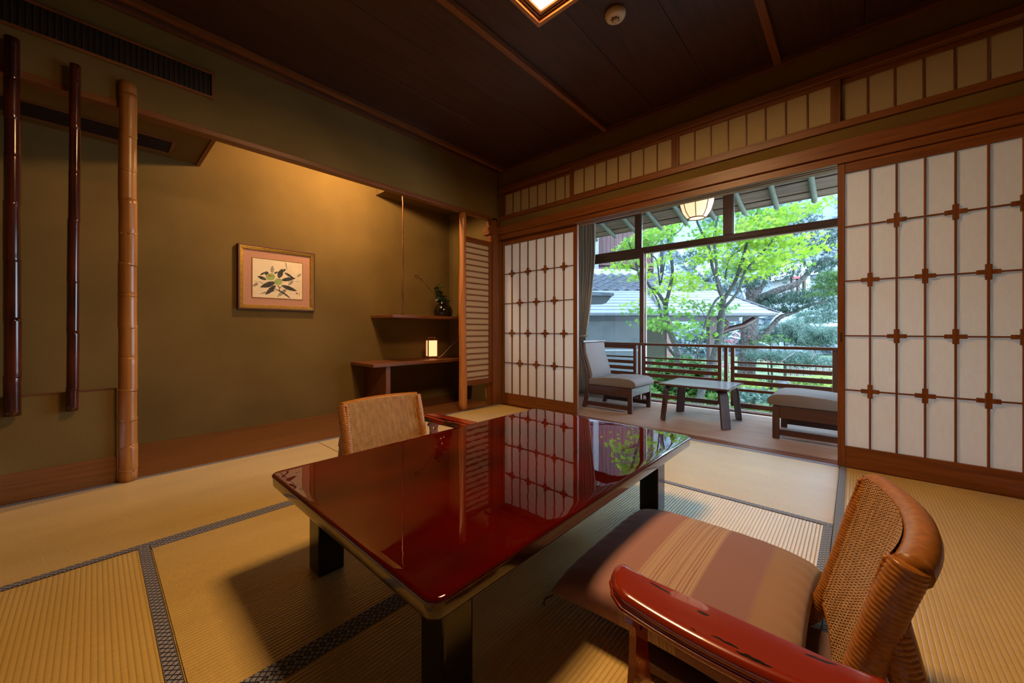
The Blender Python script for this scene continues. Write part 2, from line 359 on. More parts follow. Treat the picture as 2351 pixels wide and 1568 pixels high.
def rotmats(n, tilt=1.0, horiz=None):
    """random rotations; tilt small keeps the leaf's face close to upward"""
    az = rng.uniform(0, 2*np.pi, n); tl = rng.normal(0, tilt, n); az2 = rng.uniform(0, 2*np.pi, n)
    c, s = np.cos(az), np.sin(az); Z = np.zeros(n); O = np.ones(n)
    Rz = np.stack([c, -s, Z, s, c, Z, Z, Z, O], 1).reshape(n, 3, 3)
    c, s = np.cos(tl), np.sin(tl); Rx = np.stack([O, Z, Z, Z, c, -s, Z, s, c], 1).reshape(n, 3, 3)
    c, s = np.cos(az2), np.sin(az2); R2 = np.stack([c, -s, Z, s, c, Z, Z, Z, O], 1).reshape(n, 3, 3)
    return Rz@Rx@R2
def scatter(name, tv, tf, pos, size, mat, parent=None, tilt=.6, kind='stuff', mats=None):
    tv = np.array(tv, float); tf = np.array(tf); n = len(pos)
    Rm = rotmats(n, tilt); sz = size*rng.uniform(.7, 1.25, n)
    V = np.einsum('nij,kj->nki', Rm, tv)*sz[:, None, None]+np.asarray(pos)[:, None, :]
    F = tf[None]+(np.arange(n)*len(tv))[:, None, None]
    o = npmesh(name, V.reshape(-1, 3), F.reshape(-1, tf.shape[1]), mat, parent)
    if kind: o['kind'] = kind
    return o
def star_leaf():
    V = [(0, 0, 0)]; tips = [(-125, .55), (-80, .8), (-38, .95), (0, 1.05), (38, .95), (80, .8), (125, .55)]
    V.append((0, -.18, .0))
    for i, (a, r) in enumerate(tips):
        a0 = R(a); V.append((r*math.sin(a0), r*math.cos(a0), -.10*r))
        if i < 6: am = R((a+tips[i+1][0])/2); V.append((.34*math.sin(am), .34*math.cos(am), .03))
    F = [(0, i, i+1) for i in range(1, len(V)-1)]+[(0, len(V)-1, 1)]
    return V, F
STAR = star_leaf()
QUAD = ([(-.5, 0, 0), (0, -.28, .06), (.5, 0, 0), (0, .28, .06)], [(0, 1, 2), (0, 2, 3)])
def _tuft():
    V = []; F = []
    for i in range(12):
        a = 2*math.pi*i/12+.3*(i % 3); el = .25+.28*(i % 4)
        d = np.array([math.cos(a)*math.cos(el), math.sin(a)*math.cos(el), math.sin(el)]); s = np.array([-math.sin(a), math.cos(a), 0])*.045
        k = len(V); V += [tuple(-s), tuple(s), tuple(d)]; F.append((k, k+1, k+2))
    return V, F
TUFT = _tuft()
A = np.array([-math.sin(YAW), math.cos(YAW)]); RT = np.array([math.cos(YAW), math.sin(YAW)])
def W(u, v, D):
    """world point seen at photograph pixel (u, v) at depth D along the view axis: used to read positions off the photograph"""
    p = np.array([CX, CY])+A*D+RT*((u-1175.5)/FPX*D); return (float(p[0]), float(p[1]), float(CH-(v-HOR)/FPX*D))
def blob(c, r, n, shell=.5):
    d = rng.normal(size=(n, 3)); d /= np.linalg.norm(d, axis=1)[:, None]
    return np.array(c)+d*(rng.uniform(shell, 1, n)**.6)[:, None]*np.array(r)

# ================================================================== SETTING: floor
fl = thing('floor', 'tatami floor of the room with patterned cloth borders, timber sills and board strips', kind='structure')
box('subfloor', (-.95, -4.0, -.09), (4.1, .0, -.058), 'dark', fl, bev=0)
Mt = .955; BW = .030
def mat_piece(x0, y0, x1, y1, along, label=None):
    g = .0012; L = (x1-x0) if along == 'x' else (y1-y0); Wd = (y1-y0) if along == 'x' else (x1-x0)
    me = None
    bm = bmesh.new(); bmesh.ops.create_cube(bm, size=1); bmesh.ops.scale(bm, vec=(L-2*g, Wd-2*g, .055), verts=bm.verts)
    bmesh.ops.bevel(bm, geom=bm.edges[:], offset=.003, segments=2, affect='EDGES')
    o = frombm('tatami_mat', bm, M['tatami'], fl, ((x0+x1)/2, (y0+y1)/2, -.0285), (0, 0, 0 if along == 'x' else R(90)))
    for s in (-1, 1):
        bm = bmesh.new(); bmesh.ops.create_cube(bm, size=1); bmesh.ops.scale(bm, vec=(L-2*g, BW, .0022), verts=bm.verts)
        frombm('border', bm, M['border'], o, (0, s*(Wd/2-BW/2-g), .0284))
    return o
mat_piece(0, -2*Mt, Mt, 0, 'y'); mat_piece(0, -4*Mt, Mt, -2*Mt, 'y'); mat_piece(Mt, -Mt, 3*Mt, 0, 'x')
mat_piece(Mt, -3*Mt, 2*Mt, -Mt, 'y'); mat_piece(2*Mt, -3*Mt, 3*Mt, -Mt, 'y'); mat_piece(Mt, -4*Mt, 3*Mt, -3*Mt, 'x')
mat_piece(3*Mt, -2*Mt, 4*Mt, 0, 'y'); mat_piece(3*Mt, -4*Mt, 4*Mt, -2*Mt, 'y')
box('alcove_board', (-.86, -3.9, -.04), (-.002, .0, .0), 'floor', fl, bev=.001)
for i, (a, b, z) in enumerate(((.002, .030, .0), (.030, .046, -.004), (.046, .068, .0), (.068, .084, -.004), (.084, .125, .0))):
    box('sill_strip', (-.1, a, -.04), (4.0, b, z), 'cedar', fl, bev=.0008)
vf = thing('floor_veranda', 'brown matted veranda floor beyond the paper doors', kind='structure')
box('veranda_matting', (-.1, .1252, -.05), (4.0, 1.30, -.002), 'veranda', vf, bev=0)
box('window_sill', (-.1, 1.30, -.06), (4.0, 1.345, .012), 'brown', vf); box('window_track', (-.1, 1.345, -.06), (4.0, 1.352, .018), M['whitep'], vf, bev=0)
box('window_sill', (-.1, 1.352, -.06), (4.0, 1.43, .010), 'brown', vf)

# ================================================================== walls
wl = thing('wall_left', 'olive plaster wall over the alcove with a dark red timber rail', kind='structure')
box('upper_plaster', (-.06, -3.9, 2.045), (0, 0, 2.72), M['wall'], wl, bev=0)
box('alcove_rail', (-.066, -3.9, 2.012), (.004, -.09, 2.046), 'cedar', wl, bev=.003)
box('low_plaster', (-.05, -3.9, .142), (-.002, -2.925, .498), M['wall'], wl, bev=0)
box('low_cap', (-.052, -3.9, .498), (0, -2.925, .504), 'brown', wl, bev=.001)
box('low_board', (-.05, -3.9, 0), (.002, -2.925, .142), 'floor', wl, bev=.002)
wa = thing('wall_alcove', 'olive plaster back and side walls of the decorative alcove', kind='structure')
box('back_plaster', (-.92, -3.9, -.02), (-.86, .0, 2.72), M['wall'], wa, bev=0)
box('side_plaster', (-.92, 0, -.02), (-.0925, .06, 2.72), M['wall'], wa, bev=0)
box('soffit', (-.858, -3.9, 2.10), (-.067, -2.48, 2.14), M['wall'], wa, bev=0)
box('soffit', (-.858, -.99, 2.255), (-.067, -.001, 2.62), M['wall'], wa, bev=0)
box('soffit_edge_trim', (-.858, -2.478, 2.093), (-.067, -2.452, 2.36), 'cedar', wa, bev=.002)
box('light_well_ceiling', (-.858, -2.45, 2.66), (-.067, -.99, 2.70), M['wall'], wa, bev=0)
ww = thing('wall_window', 'olive plaster strips and timber rails above the paper doors', kind='structure')
box('plaster_strip', (-.0, .0, 2.385), (3.9, .09, 2.72), M['wall'], ww, bev=0)
box('plaster_strip', (.02, .004, 1.94), (3.9, .09, 2.025), M['wall'], ww, bev=0)
box('transom_rail', (.016, -.012, 2.335), (3.9, .10, 2.385), 'cedar', ww, bev=.002)
box('transom_rail', (.016, -.012, 2.022), (3.9, .10, 2.064), 'cedar', ww, bev=.002)
box('head_beam', (-.10, -.030, 1.862), (3.9, .0, 1.942), 'cedar', ww, bev=.003)
for a, b, z in ((-.012, .022, 1.812), (.022, .034, 1.822), (.034, .058, 1.812), (.058, .070, 1.822), (.070, .125, 1.812)):
    box('door_head_rail', (-.0, a, z), (3.9, b, 1.862), 'cedar', ww, bev=.0012)
box('head_beam_core', (.0, .0, 1.862), (3.9, .125, 1.94), 'cedar', ww, bev=0)
box('corner_post', (-.092, -.092, 0), (.014, .02, 2.012), 'cedar', ww, bev=.004)
box('corner_core', (-.092, .0205, 0), (.0155, .125, 2.72), M['wall'], ww, bev=0)
box('corner_strip', (-.004, -.014, 2.012), (.014, .004, 2.53), 'brown', ww, bev=.002)
box('head_beam_return', (-.118, -.118, 1.862), (-.093, -.0305, 1.942), 'cedar', ww, bev=.003)
box('head_beam_return', (-.093, -.118, 1.862), (.0145, -.0925, 1.942), 'cedar', ww, bev=.003)
wr = box('wall_right', (3.86, -3.9, 0), (3.92, 0, 2.72), M['wall'], bev=0, kind='structure', label='olive plaster side wall outside the view')
wb = box('wall_back', (-.92, -3.96, 0), (3.92, -3.9, 2.72), M['wall'], bev=0, kind='structure', label='olive plaster wall behind the viewpoint')
wv = thing('wall_veranda', 'plaster end walls and head timbers of the veranda', kind='structure')
box('end_plaster', (-.16, .126, 0), (-.10, 1.45, 2.45), M['wall'], wv, bev=0); box('end_plaster', (4.0, .126, 0), (4.06, 1.45, 2.45), M['wall'], wv, bev=0)
box('window_head', (-.1, 1.345, 2.245), (4.0, 1.43, 2.5), 'brown', wv)
box('closing_plaster', (-.1, 1.35, 0), (.22, 1.42, 2.245), M['wall'], wv, bev=0)

# ================================================================== ceiling
ce = thing('ceiling', 'dark stained cedar board ceiling with slim reddish battens', kind='structure')
xs = [-.0]+[.12+.4075*i for i in range(0, 10)]
for i in range(len(xs)-1):
    if xs[i] < 3.9: box('ceiling_board', (xs[i]+.0015, -3.9, 2.568+(.0008 if i % 2 else 0)), (min(xs[i+1], 3.9)-.0015, .0, 2.60), 'ceil', ce, bev=.0006)
box('ceiling_backing', (-.92, -3.95, 2.722), (3.95, .12, 2.74), 'dark', ce, bev=0); box('ceiling_backing', (.0, -3.9, 2.604), (3.9, .0, 2.61), 'dark', ce, bev=0)
for x in (.105, 1.335, 2.562, 3.79):
    box('ceiling_batten', (x-.020, -3.85, 2.533), (x+.020, -.042, 2.5675), 'cedar', ce, bev=.003)
box('crown_rail', (.0, -3.9, 2.527), (.045, 0, 2.5675), 'brown', ce, bev=.003); box('crown_rail', (.0455, -.042, 2.527), (3.9, 0, 2.5675), 'brown', ce, bev=.003)
cv = thing('ceiling_veranda', 'board ceiling over the veranda', kind='structure')
for i in range(4): box('ceiling_board', (-.1, .126+.305*i, 2.275), (4.0, .126+.305*(i+1)-.004, 2.295), 'ceil', cv)

# ================================================================== baseboard-free; shoji doors
def shoji(name, label, y0, th, x0, x1, px0, px1, kum, rows, crosses, zt=1.8115, zb=.0012, pz0=.125, pz1=1.752):
    d = thing(name, label, kind='structure', loc=((x0+x1)/2, y0+th/2, 0)); cx = (x0+x1)/2; ya, yb = -th/2, th/2
    box('stile', (x0-cx, ya, zb), (px0-cx, yb, zt), 'cedar', d, bev=.002); box('stile', (px1-cx, ya, zb), (x1-cx, yb, zt), 'cedar', d, bev=.002)
    box('top_rail', (px0-cx, ya+.002, pz1), (px1-cx, yb, zt), 'cedar', d, bev=.002); box('bottom_board', (px0-cx, ya+.002, zb), (px1-cx, yb, pz0), 'cedar', d, bev=.002)
    xs = [px0]+kum+[px1]; zs = [pz0]+sorted(rows)+[pz1]
    for k in kum: box('lattice_bar', (k-.0045-cx, ya+.004, pz0), (k+.0045-cx, ya+.018, pz1), 'cedar', d, bev=.0008)
    for z in rows: box('cross_bar', (px0-cx, ya+.006, z-.004), (px1-cx, ya+.0185, z+.004), 'cedar', d, bev=.0005)
    for i in range(len(xs)-1):
        for j in range(len(zs)-1): box('paper_pane', (xs[i]-cx, ya+.0195, zs[j]), (xs[i+1]-cx, ya+.0200, zs[j+1]), M['paper'], d, bev=0)
    for r, ks in crosses:
        for k in ks:
            if k < len(kum):
                x, z = kum[k]-cx, rows[r]; o = thing_mesh_cross(d, x, ya+.001, z)
    return d
_cr = []
def thing_mesh_cross(par, x, y, z):
    if not _cr:
        bm = bmesh.new(); a, b = .039, .0112
        ol = [(-b, -a), (b, -a), (b, -b), (a, -b), (a, b), (b, b), (b, a), (-b, a), (-b, b), (-a, b), (-a, -b), (-b, -b)]
        vs = [bm.verts.new((p, 0, q)) for p, q in ol]; f = bm.faces.new(vs); r = bmesh.ops.extrude_face_region(bm, geom=[f])
        bmesh.ops.translate(bm, verts=[g for g in r['geom'] if isinstance(g, bmesh.types.BMVert)], vec=(0, .016, 0)); bmesh.ops.recalc_face_normals(bm, faces=bm.faces)
        me = bpy.data.meshes.new('cross_block'); bm.to_mesh(me); bm.free(); me.materials.append(wood('cedar', 2)); _cr.append(me)
    return link('cross_block', _cr[0], None, par, (x, y, z))
rows = [1.432, 1.108, .782, .460]
shoji('door_1', 'narrow-looking paper sliding door beside the corner post, left of the opening', .038, .030, .016, 1.000, .052, .955,
      [.052+.1129*i for i in range(1, 8)], rows, [(0, (0, 2, 4, 6)), (1, (1, 3, 5)), (2, (0, 2, 4, 6)), (3, (1, 3, 5))])
shoji('door_2', 'wide paper sliding door right of the opening, cut by the right edge of the picture', .000, .030, 2.855, 3.855, 2.889, 3.820,
      [2.889+.1082*i for i in range(1, 9)], rows, [(0, (1, 3, 5, 7)), (1, (0, 2, 4, 6)), (2, (1, 3, 5, 7)), (3, (0, 2, 4, 6))])
for d, x in ((bpy.data.objects['door_2'], 2.872-3.355),):
    box('finger_pull', (x-.004, -.0157, .745), (x+.004, -.0148, .80), M['darkslot'], d, bev=0)
def transom(name, label, y0, x0, x1, px0, px1, bars, z0=2.0645, z1=2.3345):
    d = thing(name, label, kind='structure', loc=((x0+x1)/2, y0, z0)); cx = (x0+x1)/2; h = z1-z0
    box('stile', (x0-cx, 0, 0), (px0-cx, .024, h), 'cedar', d); box('stile', (px1-cx, 0, 0), (x1-cx, .024, h), 'cedar', d)
    box('top_rail', (px0-cx, .001, h-.026), (px1-cx, .024, h), 'cedar', d); box('bottom_rail', (px0-cx, .001, 0), (px1-cx, .024, .020), 'cedar', d)
    for b in bars: box('lattice_bar', (b-.004-cx, .004, .020), (b+.004-cx, .013, h-.026), 'cedar', d, bev=.0006)
    xs = [px0]+bars+[px1]
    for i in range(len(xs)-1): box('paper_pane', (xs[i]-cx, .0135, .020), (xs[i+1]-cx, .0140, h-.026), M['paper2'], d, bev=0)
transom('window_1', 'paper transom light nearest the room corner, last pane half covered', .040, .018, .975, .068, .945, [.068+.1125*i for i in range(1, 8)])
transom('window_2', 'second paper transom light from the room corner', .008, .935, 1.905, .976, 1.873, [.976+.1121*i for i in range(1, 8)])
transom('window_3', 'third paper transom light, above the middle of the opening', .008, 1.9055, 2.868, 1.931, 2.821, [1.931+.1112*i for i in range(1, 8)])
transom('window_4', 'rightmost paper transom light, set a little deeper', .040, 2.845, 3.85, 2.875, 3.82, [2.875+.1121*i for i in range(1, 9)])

# alcove lattice window and posts
w5 = thing('window_5', 'narrow paper lattice panel with many level bars beside the log post', kind='structure', loc=(-.02, -.28, .245))
box('stile', (-.016, -.205, 0), (.016, -.188, 1.53), 'cedar', w5); box('stile', (-.016, .150, 0), (.016, .187, 1.53), 'cedar', w5)
box('top_rail', (-.015, -.188, 1.478), (.015, .150, 1.53), 'cedar', w5); box('bottom_rail', (-.015, -.188, 0), (.015, .150, .052), 'cedar', w5)
for i in range(23): z = .083+.0612*i; box('lattice_bar', (.004, -.188, z-.0045), (.014, .150, z+.0045), 'cedar', w5, bev=.001)
for i in range(24): box('paper_pane', (.0005, -.188, .052+.0594*i), (.001, .150, .052+.0594*(i+1)), M['paper'], w5, bev=0)
zz = np.linspace(0, 2.011, 30)
lp = tube('log_post', [(.003*math.sin(z*3), .004*math.sin(z*4.1+1), z) for z in zz], [.0415-.004*z+.0025*math.sin(z*7)+(.002 if .7 < z < .9 else 0) for z in zz], wood('post', 2), None, 18, (-.028, -.487, .0))
tag(lp, 'slim peeled log post between the alcove shelves and the narrow paper lattice', 'post')

def bamboo(name, x, y, z0, z1, r, nodes, mat, label, lean=0, par=None, top=.8):
    pts = []; rad = []
    ns = sorted(nodes); z = z0
    steps = np.linspace(z0, z1, 70).tolist()+[n+d for n in ns for d in (-.010, -.003, 0, .003, .010)]
    for z in sorted(steps):
        k = min([abs(z-n) for n in ns]+[9]); t = (z-z0)/(z1-z0)
        j = sum(1 for n in ns if n < z)
        rr = r*(1.03-.10*t)
        if k < .0015: rr *= 1.045
        elif k < .0045: rr *= .97
        elif k < .012: rr *= 1.0
        else: rr *= .985
        pts.append((lean*(t-.5)+.0012*math.sin(j*2.3), .0015*math.sin(j*1.7)+lean*(t-.5), z-z0)); rad.append(rr)
    o = tube(name, pts, rad, mat, par, 20, (x, y, z0)); return tag(o, label, 'bamboo pole') if label else o
bamboo('bamboo_pole', .034, -3.262, .418, 2.170, .0265, [.60, .86, 1.14, 1.40, 1.62, 1.80, 1.97], M['bamd'], 'thickest dark smoked bamboo pole at the far left edge')
bamboo('bamboo_pole', .030, -3.075, .412, 2.145, .0215, [.52, .80, 1.06, 1.36, 1.60, 1.83, 2.06], M['bamd'], 'thinner dark smoked bamboo pole between the other two poles', .012)
bamboo('bamboo_pole', .008, -2.884, .0, 2.155, .0385, [.06, .18, .33, .49, .66, .83, 1.00, 1.17, 1.34, 1.51, 1.68, 1.86, 2.08], M['baml'], 'pale honey-coloured bamboo pole reaching down to the tatami')

# vent in the wall and grille in the soffit
v = thing('wall_vent', 'long dark slatted air vent in a reddish frame high on the left wall', 'air vent', (.0, -3.2, 2.315))
box('backing', (.0005, -.70, -.07), (.0015, .675, .07), M['darkslot'], v, bev=0)
for z in (-.080, .068): box('frame', (.0005, -.70, z), (.016, .690, z+.014), 'cedar', v, bev=.002)
box('frame', (.0005, .676, -.066), (.016, .690, .068), 'cedar', v, bev=.002)
for i in range(62): y = -.69+.0222*i; box('slat', (.002, y, -.066), (.007, y+.004, .068), 'dark', v, bev=0)
g = thing('soffit_grille', 'slatted air grille in the lowered alcove soffit behind the bamboo poles', 'air vent', (-.63, -3.2, 2.10))
for x in (-.135, .117): box('frame', (x, -.70, -.006), (x+.018, .57, -.0005), 'shelf', g)
box('frame', (-.117, .552, -.006), (.117, .57, -.0005), 'shelf', g)
box('backing', (-.117, -.70, -.0015), (.117, .552, -.0005), M['darkslot'], g, bev=0)
for i in range(13): x = -.11+.018*i; box('slat', (x, -.70, -.005), (x+.005, .552, -.0016), 'dark', g, bev=0)

# ================================================================== alcove furniture
def tbox(name, lo, hi, mat, label, cat, bev=.002):
    c = ((lo[0]+hi[0])/2, (lo[1]+hi[1])/2, lo[2]); o = box(name, lo, hi, mat, None, bev); tag(o, label, cat); return o
tbox('wall_shelf', (-.859, -1.045, .941), (-.42, -.0015, .969), 'shelf', 'short upper alcove shelf carrying the dark flower vase', 'shelf')
dk = thing('alcove_desk', 'low fixed desk board on a panel leg, under the alcove shelf, holding the lantern', 'desk', (-.6, -.6, 0))
box('desk_top', (-.259, -.66, .465), (.21, .5985, .495), 'shelf', dk, bev=.003)
box('panel_leg', (-.255, -.512, .0), (.17, -.462, .465), 'shelf', dk, bev=.003)
bamboo('hanging_bamboo_rod', -.435, -.925, .969, 2.255, .0072, [1.05+.118*i for i in range(11)], M['baml'] if False else make_bamboo('speckled_bamboo', (.045, .012, .005), (.19, .062, .018), .25), 'thin speckled bamboo rod standing between the upper shelf and the soffit')
ln_ = thing('table_lantern', 'small lit paper lantern in a wooden frame on the alcove desk', 'lamp', (-.60, -.455, .495), R(-21))
hw = .054
box('paper_shade', (-hw+.006, -hw+.006, .030), (hw-.006, hw-.006, .205), M['lantem'], ln_, bev=.001)
for sx_ in (-1, 1):
    for sy_ in (-1, 1): box('frame_post', (sx_*hw-.006, sy_*hw-.006, 0), (sx_*hw+.006, sy_*hw+.006, .222), 'cedar', ln_, bev=.001)
for z in (.021, .206):
    for s in (-1, 1):
        box('frame_rail', (-hw+.005, s*hw-.004, z), (hw-.005, s*hw+.004, z+.008), 'shelf', ln_, bev=.0008); box('frame_rail', (s*hw-.004, -hw+.005, z), (s*hw+.004, hw-.005, z+.008), 'shelf', ln_, bev=.0008)
for s in (-1, 1): box('handle_post', (-.004, s*.035-.003, .214), (.004, s*.035+.003, .236), 'shelf', ln_, bev=.0008)
prism('handle_bar', [(-.05, -.001), (-.035, .005), (.035, .005), (.05, -.001), (.035, -.004), (-.035, -.004)], -.008, .008, wood('shelf', 1), ln_, axis=0, bev=.001, loc=(0, 0, .239))
pc = []
for i in range(30):
    t = i/29; a = Vector((-.60, -.38, .500)); b = Vector((-.55, -.33, .502)); c = Vector((-.60, -.18, .68)); d = Vector((-.62, -.0155, .70))
    pc.append(a*(1-t)**3+b*3*t*(1-t)**2+c*3*t*t*(1-t)+d*t**3)
tag(tube('lantern_cord', pc, .0028, M['cream'], None, 8), 'thin white power cord curving from the lantern to the wall socket', 'cord')
so = thing('wall_socket', 'pale wall socket above the alcove desk behind the lantern', 'socket', (-.62, -.0005, .705))
box('plate', (-.035, -.007, -.06), (.035, 0, .06), M['cream2'], so, bev=.003); box('outlet', (-.014, -.010, .0), (.014, -.0075, .03), M['cream'], so, bev=.001); box('outlet', (-.014, -.010, -.035), (.014, -.0075, -.005), M['cream'], so, bev=.001)
so = thing('wall_switch_plate', 'small pale switch plate low on the wall under the narrow lattice', 'switch', (-.165, -.0005, .095))
box('plate', (-.03, -.007, -.055), (.03, 0, .055), M['cream2'], so, bev=.003); box('button', (-.01, -.011, -.01), (.01, -.0075, .02), M['cream'], so, bev=.001)
# vase with plants
va = thing('flower_vase', 'small black glazed vase with dark leaves and a dried stem on the upper shelf', 'vase', (-.56, -.325, .969))
lathe('vase_body', [(0, 0), (.075, 0), (.086, .02), (.090, .05), (.082, .085), (.062, .115), (.045, .13), (.050, .142), (.042, .142), (.036, .125), (0, .12)], M['black'], va, 28); va.scale = (1.2, 1.2, 1.2)
fol = np.vstack([blob((0, -.02, .18), (.05, .07, .06), 90, .2), blob((0, -.045, .25), (.04, .05, .06), 70, .2), blob((0, .01, .15), (.06, .07, .03), 50, .2)])
scatter('foliage', *STAR, fol, .022, M['vase_leaf'], va, .9)
tube('dried_stem', [(0, -.02, .13), (.0, -.12, .22), (.0, -.22, .31), (0, -.28, .35)], [.003, .0025, .002, .0012], M['dryf'], va, 6)
scatter('dried_flowers', *QUAD, np.vstack([blob((0, -.285, .355), (.02, .03, .03), 30, .2), blob((0, -.23, .33), (.015, .03, .02), 14, .2)]), .016, M['dryf'], va, 1.2)

# framed painting
pw, ph = .600, .545; pc_ = thing('framed_painting', 'gilt and brown framed ink painting of two green fruits among dark leaves', 'picture', (-.8595, -1.912, 1.265))
def frame_ring(name, x0, x1, a, b, t, mat, par):
    box(name, (x0, -a, b-t), (x1, a, b), mat, par, .002); box(name, (x0, -a, -b), (x1, a, -b+t), mat, par, .002)
    box(name, (x0, -a, -b+t), (x1, -a+t, b-t), mat, par, .002); box(name, (x0, a-t, -b+t), (x1, a, b-t), mat, par, .002)
frame_ring('outer_frame', .001, .034, pw/2, ph/2, .012, 'brown', pc_)
frame_ring('gilt_frame', .002, .030, pw/2-.012, ph/2-.012, .010, M['gold'], pc_)
frame_ring('gilt_frame', .002, .025, pw/2-.022, ph/2-.022, .010, M['gold'], pc_)
frame_ring('gilt_frame', .002, .019, pw/2-.032, ph/2-.032, .007, M['gold'], pc_)
box('mount', (.001, -pw/2+.03, -ph/2+.03), (.010, pw/2-.03, ph/2-.03), M['mount'], pc_, bev=0)
frame_ring('inner_frame', .010, .015, .199, .171, .005, M['gold'], pc_)
sh = box('painting_sheet', (.010, -.195, -.167), (.0118, .195, .167), M['sheet'], pc_, bev=0)
def ptq(u, v):  # zoom-crop pixel of the photographed sheet to sheet coordinates (y, z)
    s = (u-215)/1100.; top = 305+s*125; bot = 1185+s*65; return (-.195+s*.39, .167-(v-top)/(bot-top)*.334)
def flat(name, polys, mat, dz):
    V = []; F = []
    for p in polys:
        k = len(V); V += [(dz, *ptq(*q)) for q in p]; F.append(tuple(range(k, k+len(p))))
    me = bpy.data.meshes.new(name); me.from_pydata(V, [], F); return link(name, me, mat, sh)
def leafp(a, b, w_):
    (x0, y0), (x1, y1) = a, b; dx, dy = x1-x0, y1-y0; L = math.hypot(dx, dy); nx, ny = -dy/L, dx/L; out = []
    for t, k in ((0, .25), (.2, .8), (.45, 1), (.7, .75), (.9, .3), (1, 0)): out.append((x0+dx*t+nx*w_*k, y0+dy*t+ny*w_*k))
    for t, k in ((.9, .3), (.7, .75), (.45, 1), (.2, .8), (0, .25)): out.append((x0+dx*t-nx*w_*k, y0+dy*t-ny*w_*k))
    return out
flat('pale_leaves', [leafp((630, 650), (632, 485), 42), leafp((330, 880), (216, 950), 34), leafp((1100, 820), (980, 930), 34), leafp((950, 1010), (730, 1190), 45), leafp((700, 1040), (350, 1120), 22), leafp((1290, 670), (1180, 740), 26), leafp((925, 400), (960, 600), 14), leafp((1260, 840), (1120, 845), 6), leafp((350, 855), (225, 830), 6), leafp((970, 620), (1000, 900), 8)], M['inkl'], .00095)
flat('dark_leaves', [leafp((690, 860), (370, 970), 62), leafp((700, 930), (480, 1140), 52), leafp((840, 930), (1195, 1060), 45), leafp((830, 810), (1160, 765), 44), leafp((770, 760), (850, 550), 62), leafp((900, 640), (1120, 770), 26), leafp((670, 660), (760, 620), 22), leafp((370, 700), (490, 625), 20), leafp((530, 690), (480, 615), 45), leafp((500, 800), (310, 720), 34), leafp((920, 560), (860, 620), 28)], M['ink'], .00120)
for pl_ in [[(690, 1000), (800, 1045), (880, 1085), (960, 1140), (1040, 1215), (1010, 1215), (930, 1160), (860, 1110), (780, 1062), (690, 1012)], [(745, 915), (795, 970), (800, 1050), (785, 1050), (780, 980), (740, 925)], [(795, 975), (840, 945), (845, 952), (800, 990)], [(355, 842), (440, 885), (436, 893), (352, 852)]]: flat('branch', [pl_], M['ink'], .00130)
def ell(cx_, cy_, a, b): return [(cx_+a*math.cos(t*math.pi/10), cy_+b*math.sin(t*math.pi/10)) for t in range(20)]
flat('green_fruits', [ell(590, 735, 98, 78), ell(760, 845, 92, 72)], M['fruit'], .00145)
flat('red_mark', [ell(578, 712, 32, 16)], M['redp'], .00160); flat('seal', [[(1163, 1092), (1203, 1094), (1202, 1130), (1162, 1128)]], M['redp'], .00160)
flat('signature', [ell(1240, 1103, 9, 10), ell(1240, 1140, 9, 12)], M['ink'], .00160)

# ceiling lamp and smoke detector
cl = thing('ceiling_lamp', 'square wooden-framed ceiling lamp with glowing white panel, at the top edge', 'lamp', (1.99, -1.72, 2.44))
h0 = .318
def sq(name, a, t, z0, z1, mat):
    box(name, (-a, a-t, z0), (a, a, z1), mat, cl, .002); box(name, (-a, -a, z0), (a, -a+t, z1), mat, cl, .002)
    box(name, (-a, -a+t, z0), (-a+t, a-t, z1), mat, cl, .002); box(name, (a-t, -a+t, z0), (a, a-t, z1), mat, cl, .002)
sq('outer_frame', h0, .024, .0, .127, 'post'); sq('middle_frame', h0-.0245, .007, .016, .115, 'brown'); sq('middle_frame', h0-.032, .008, .010, .115, 'cedar'); sq('inner_frame', h0-.046, .018, .012, .100, 'post')
box('diffuser', (-h0+.0645, -h0+.0645, .020), (h0-.0645, h0-.0645, .028), M['lampem'], cl, bev=0)
sd = thing('smoke_detector', 'round cream smoke detector on the dark ceiling', 'smoke detector', (1.952, -1.075, 2.5675))
lathe('base', [(0, 0), (.055, 0), (.056, -.012), (.050, -.028), (.040, -.034), (0, -.036)], M['cream'], sd, 32)
lathe('sensor_cap', [(0, -.036), (.016, -.036), (.018, -.045), (.012, -.050), (0, -.050)], M['cream2'], sd, 20)
for i in range(7): a = 2*math.pi*i/7; box('slot', (.020*math.cos(a)-.003, .020*math.sin(a)-.003, -.0385), (.020*math.cos(a)+.003, .020*math.sin(a)+.003, -.0355), M['darkslot'], sd, 0)

# ================================================================== lacquer table
tb = thing('lacquer_table', 'low deep-red lacquered table with black legs in the middle of the tatami', 'table', (1.918, -1.885, 0))
tw, tl = .463, .722
def rrect(a, b, r, n=6):
    o = []
    for cx_, cy_, s in ((a-r, b-r, 0), (-a+r, b-r, 90), (-a+r, -b+r, 180), (a-r, -b+r, 270)):
        for i in range(n+1): t = R(s+90*i/n); o.append((cx_+r*math.cos(t), cy_+r*math.sin(t)))
    return o
def loft(name, rings, mat, par, smooth=True, loc=(0, 0, 0)):
    n = len(rings[0]); V = [p for r in rings for p in r]; F = []
    for i in range(len(rings)-1):
        for k in range(n): F.append((i*n+k, i*n+(k+1) % n, (i+1)*n+(k+1) % n, (i+1)*n+k))
    F.append(tuple(range(n))[::-1]); F.append(tuple(range((len(rings)-1)*n, len(rings)*n)))
    me = bpy.data.meshes.new(name); me.from_pydata(V, [], F)
    if smooth: me.shade_smooth(); me.set_sharp_from_angle(angle=R(50))
    return link(name, me, mat, par, loc)
def ring(a, b, r, z): return [(x, y, z) for x, y in rrect(a, b, r)]
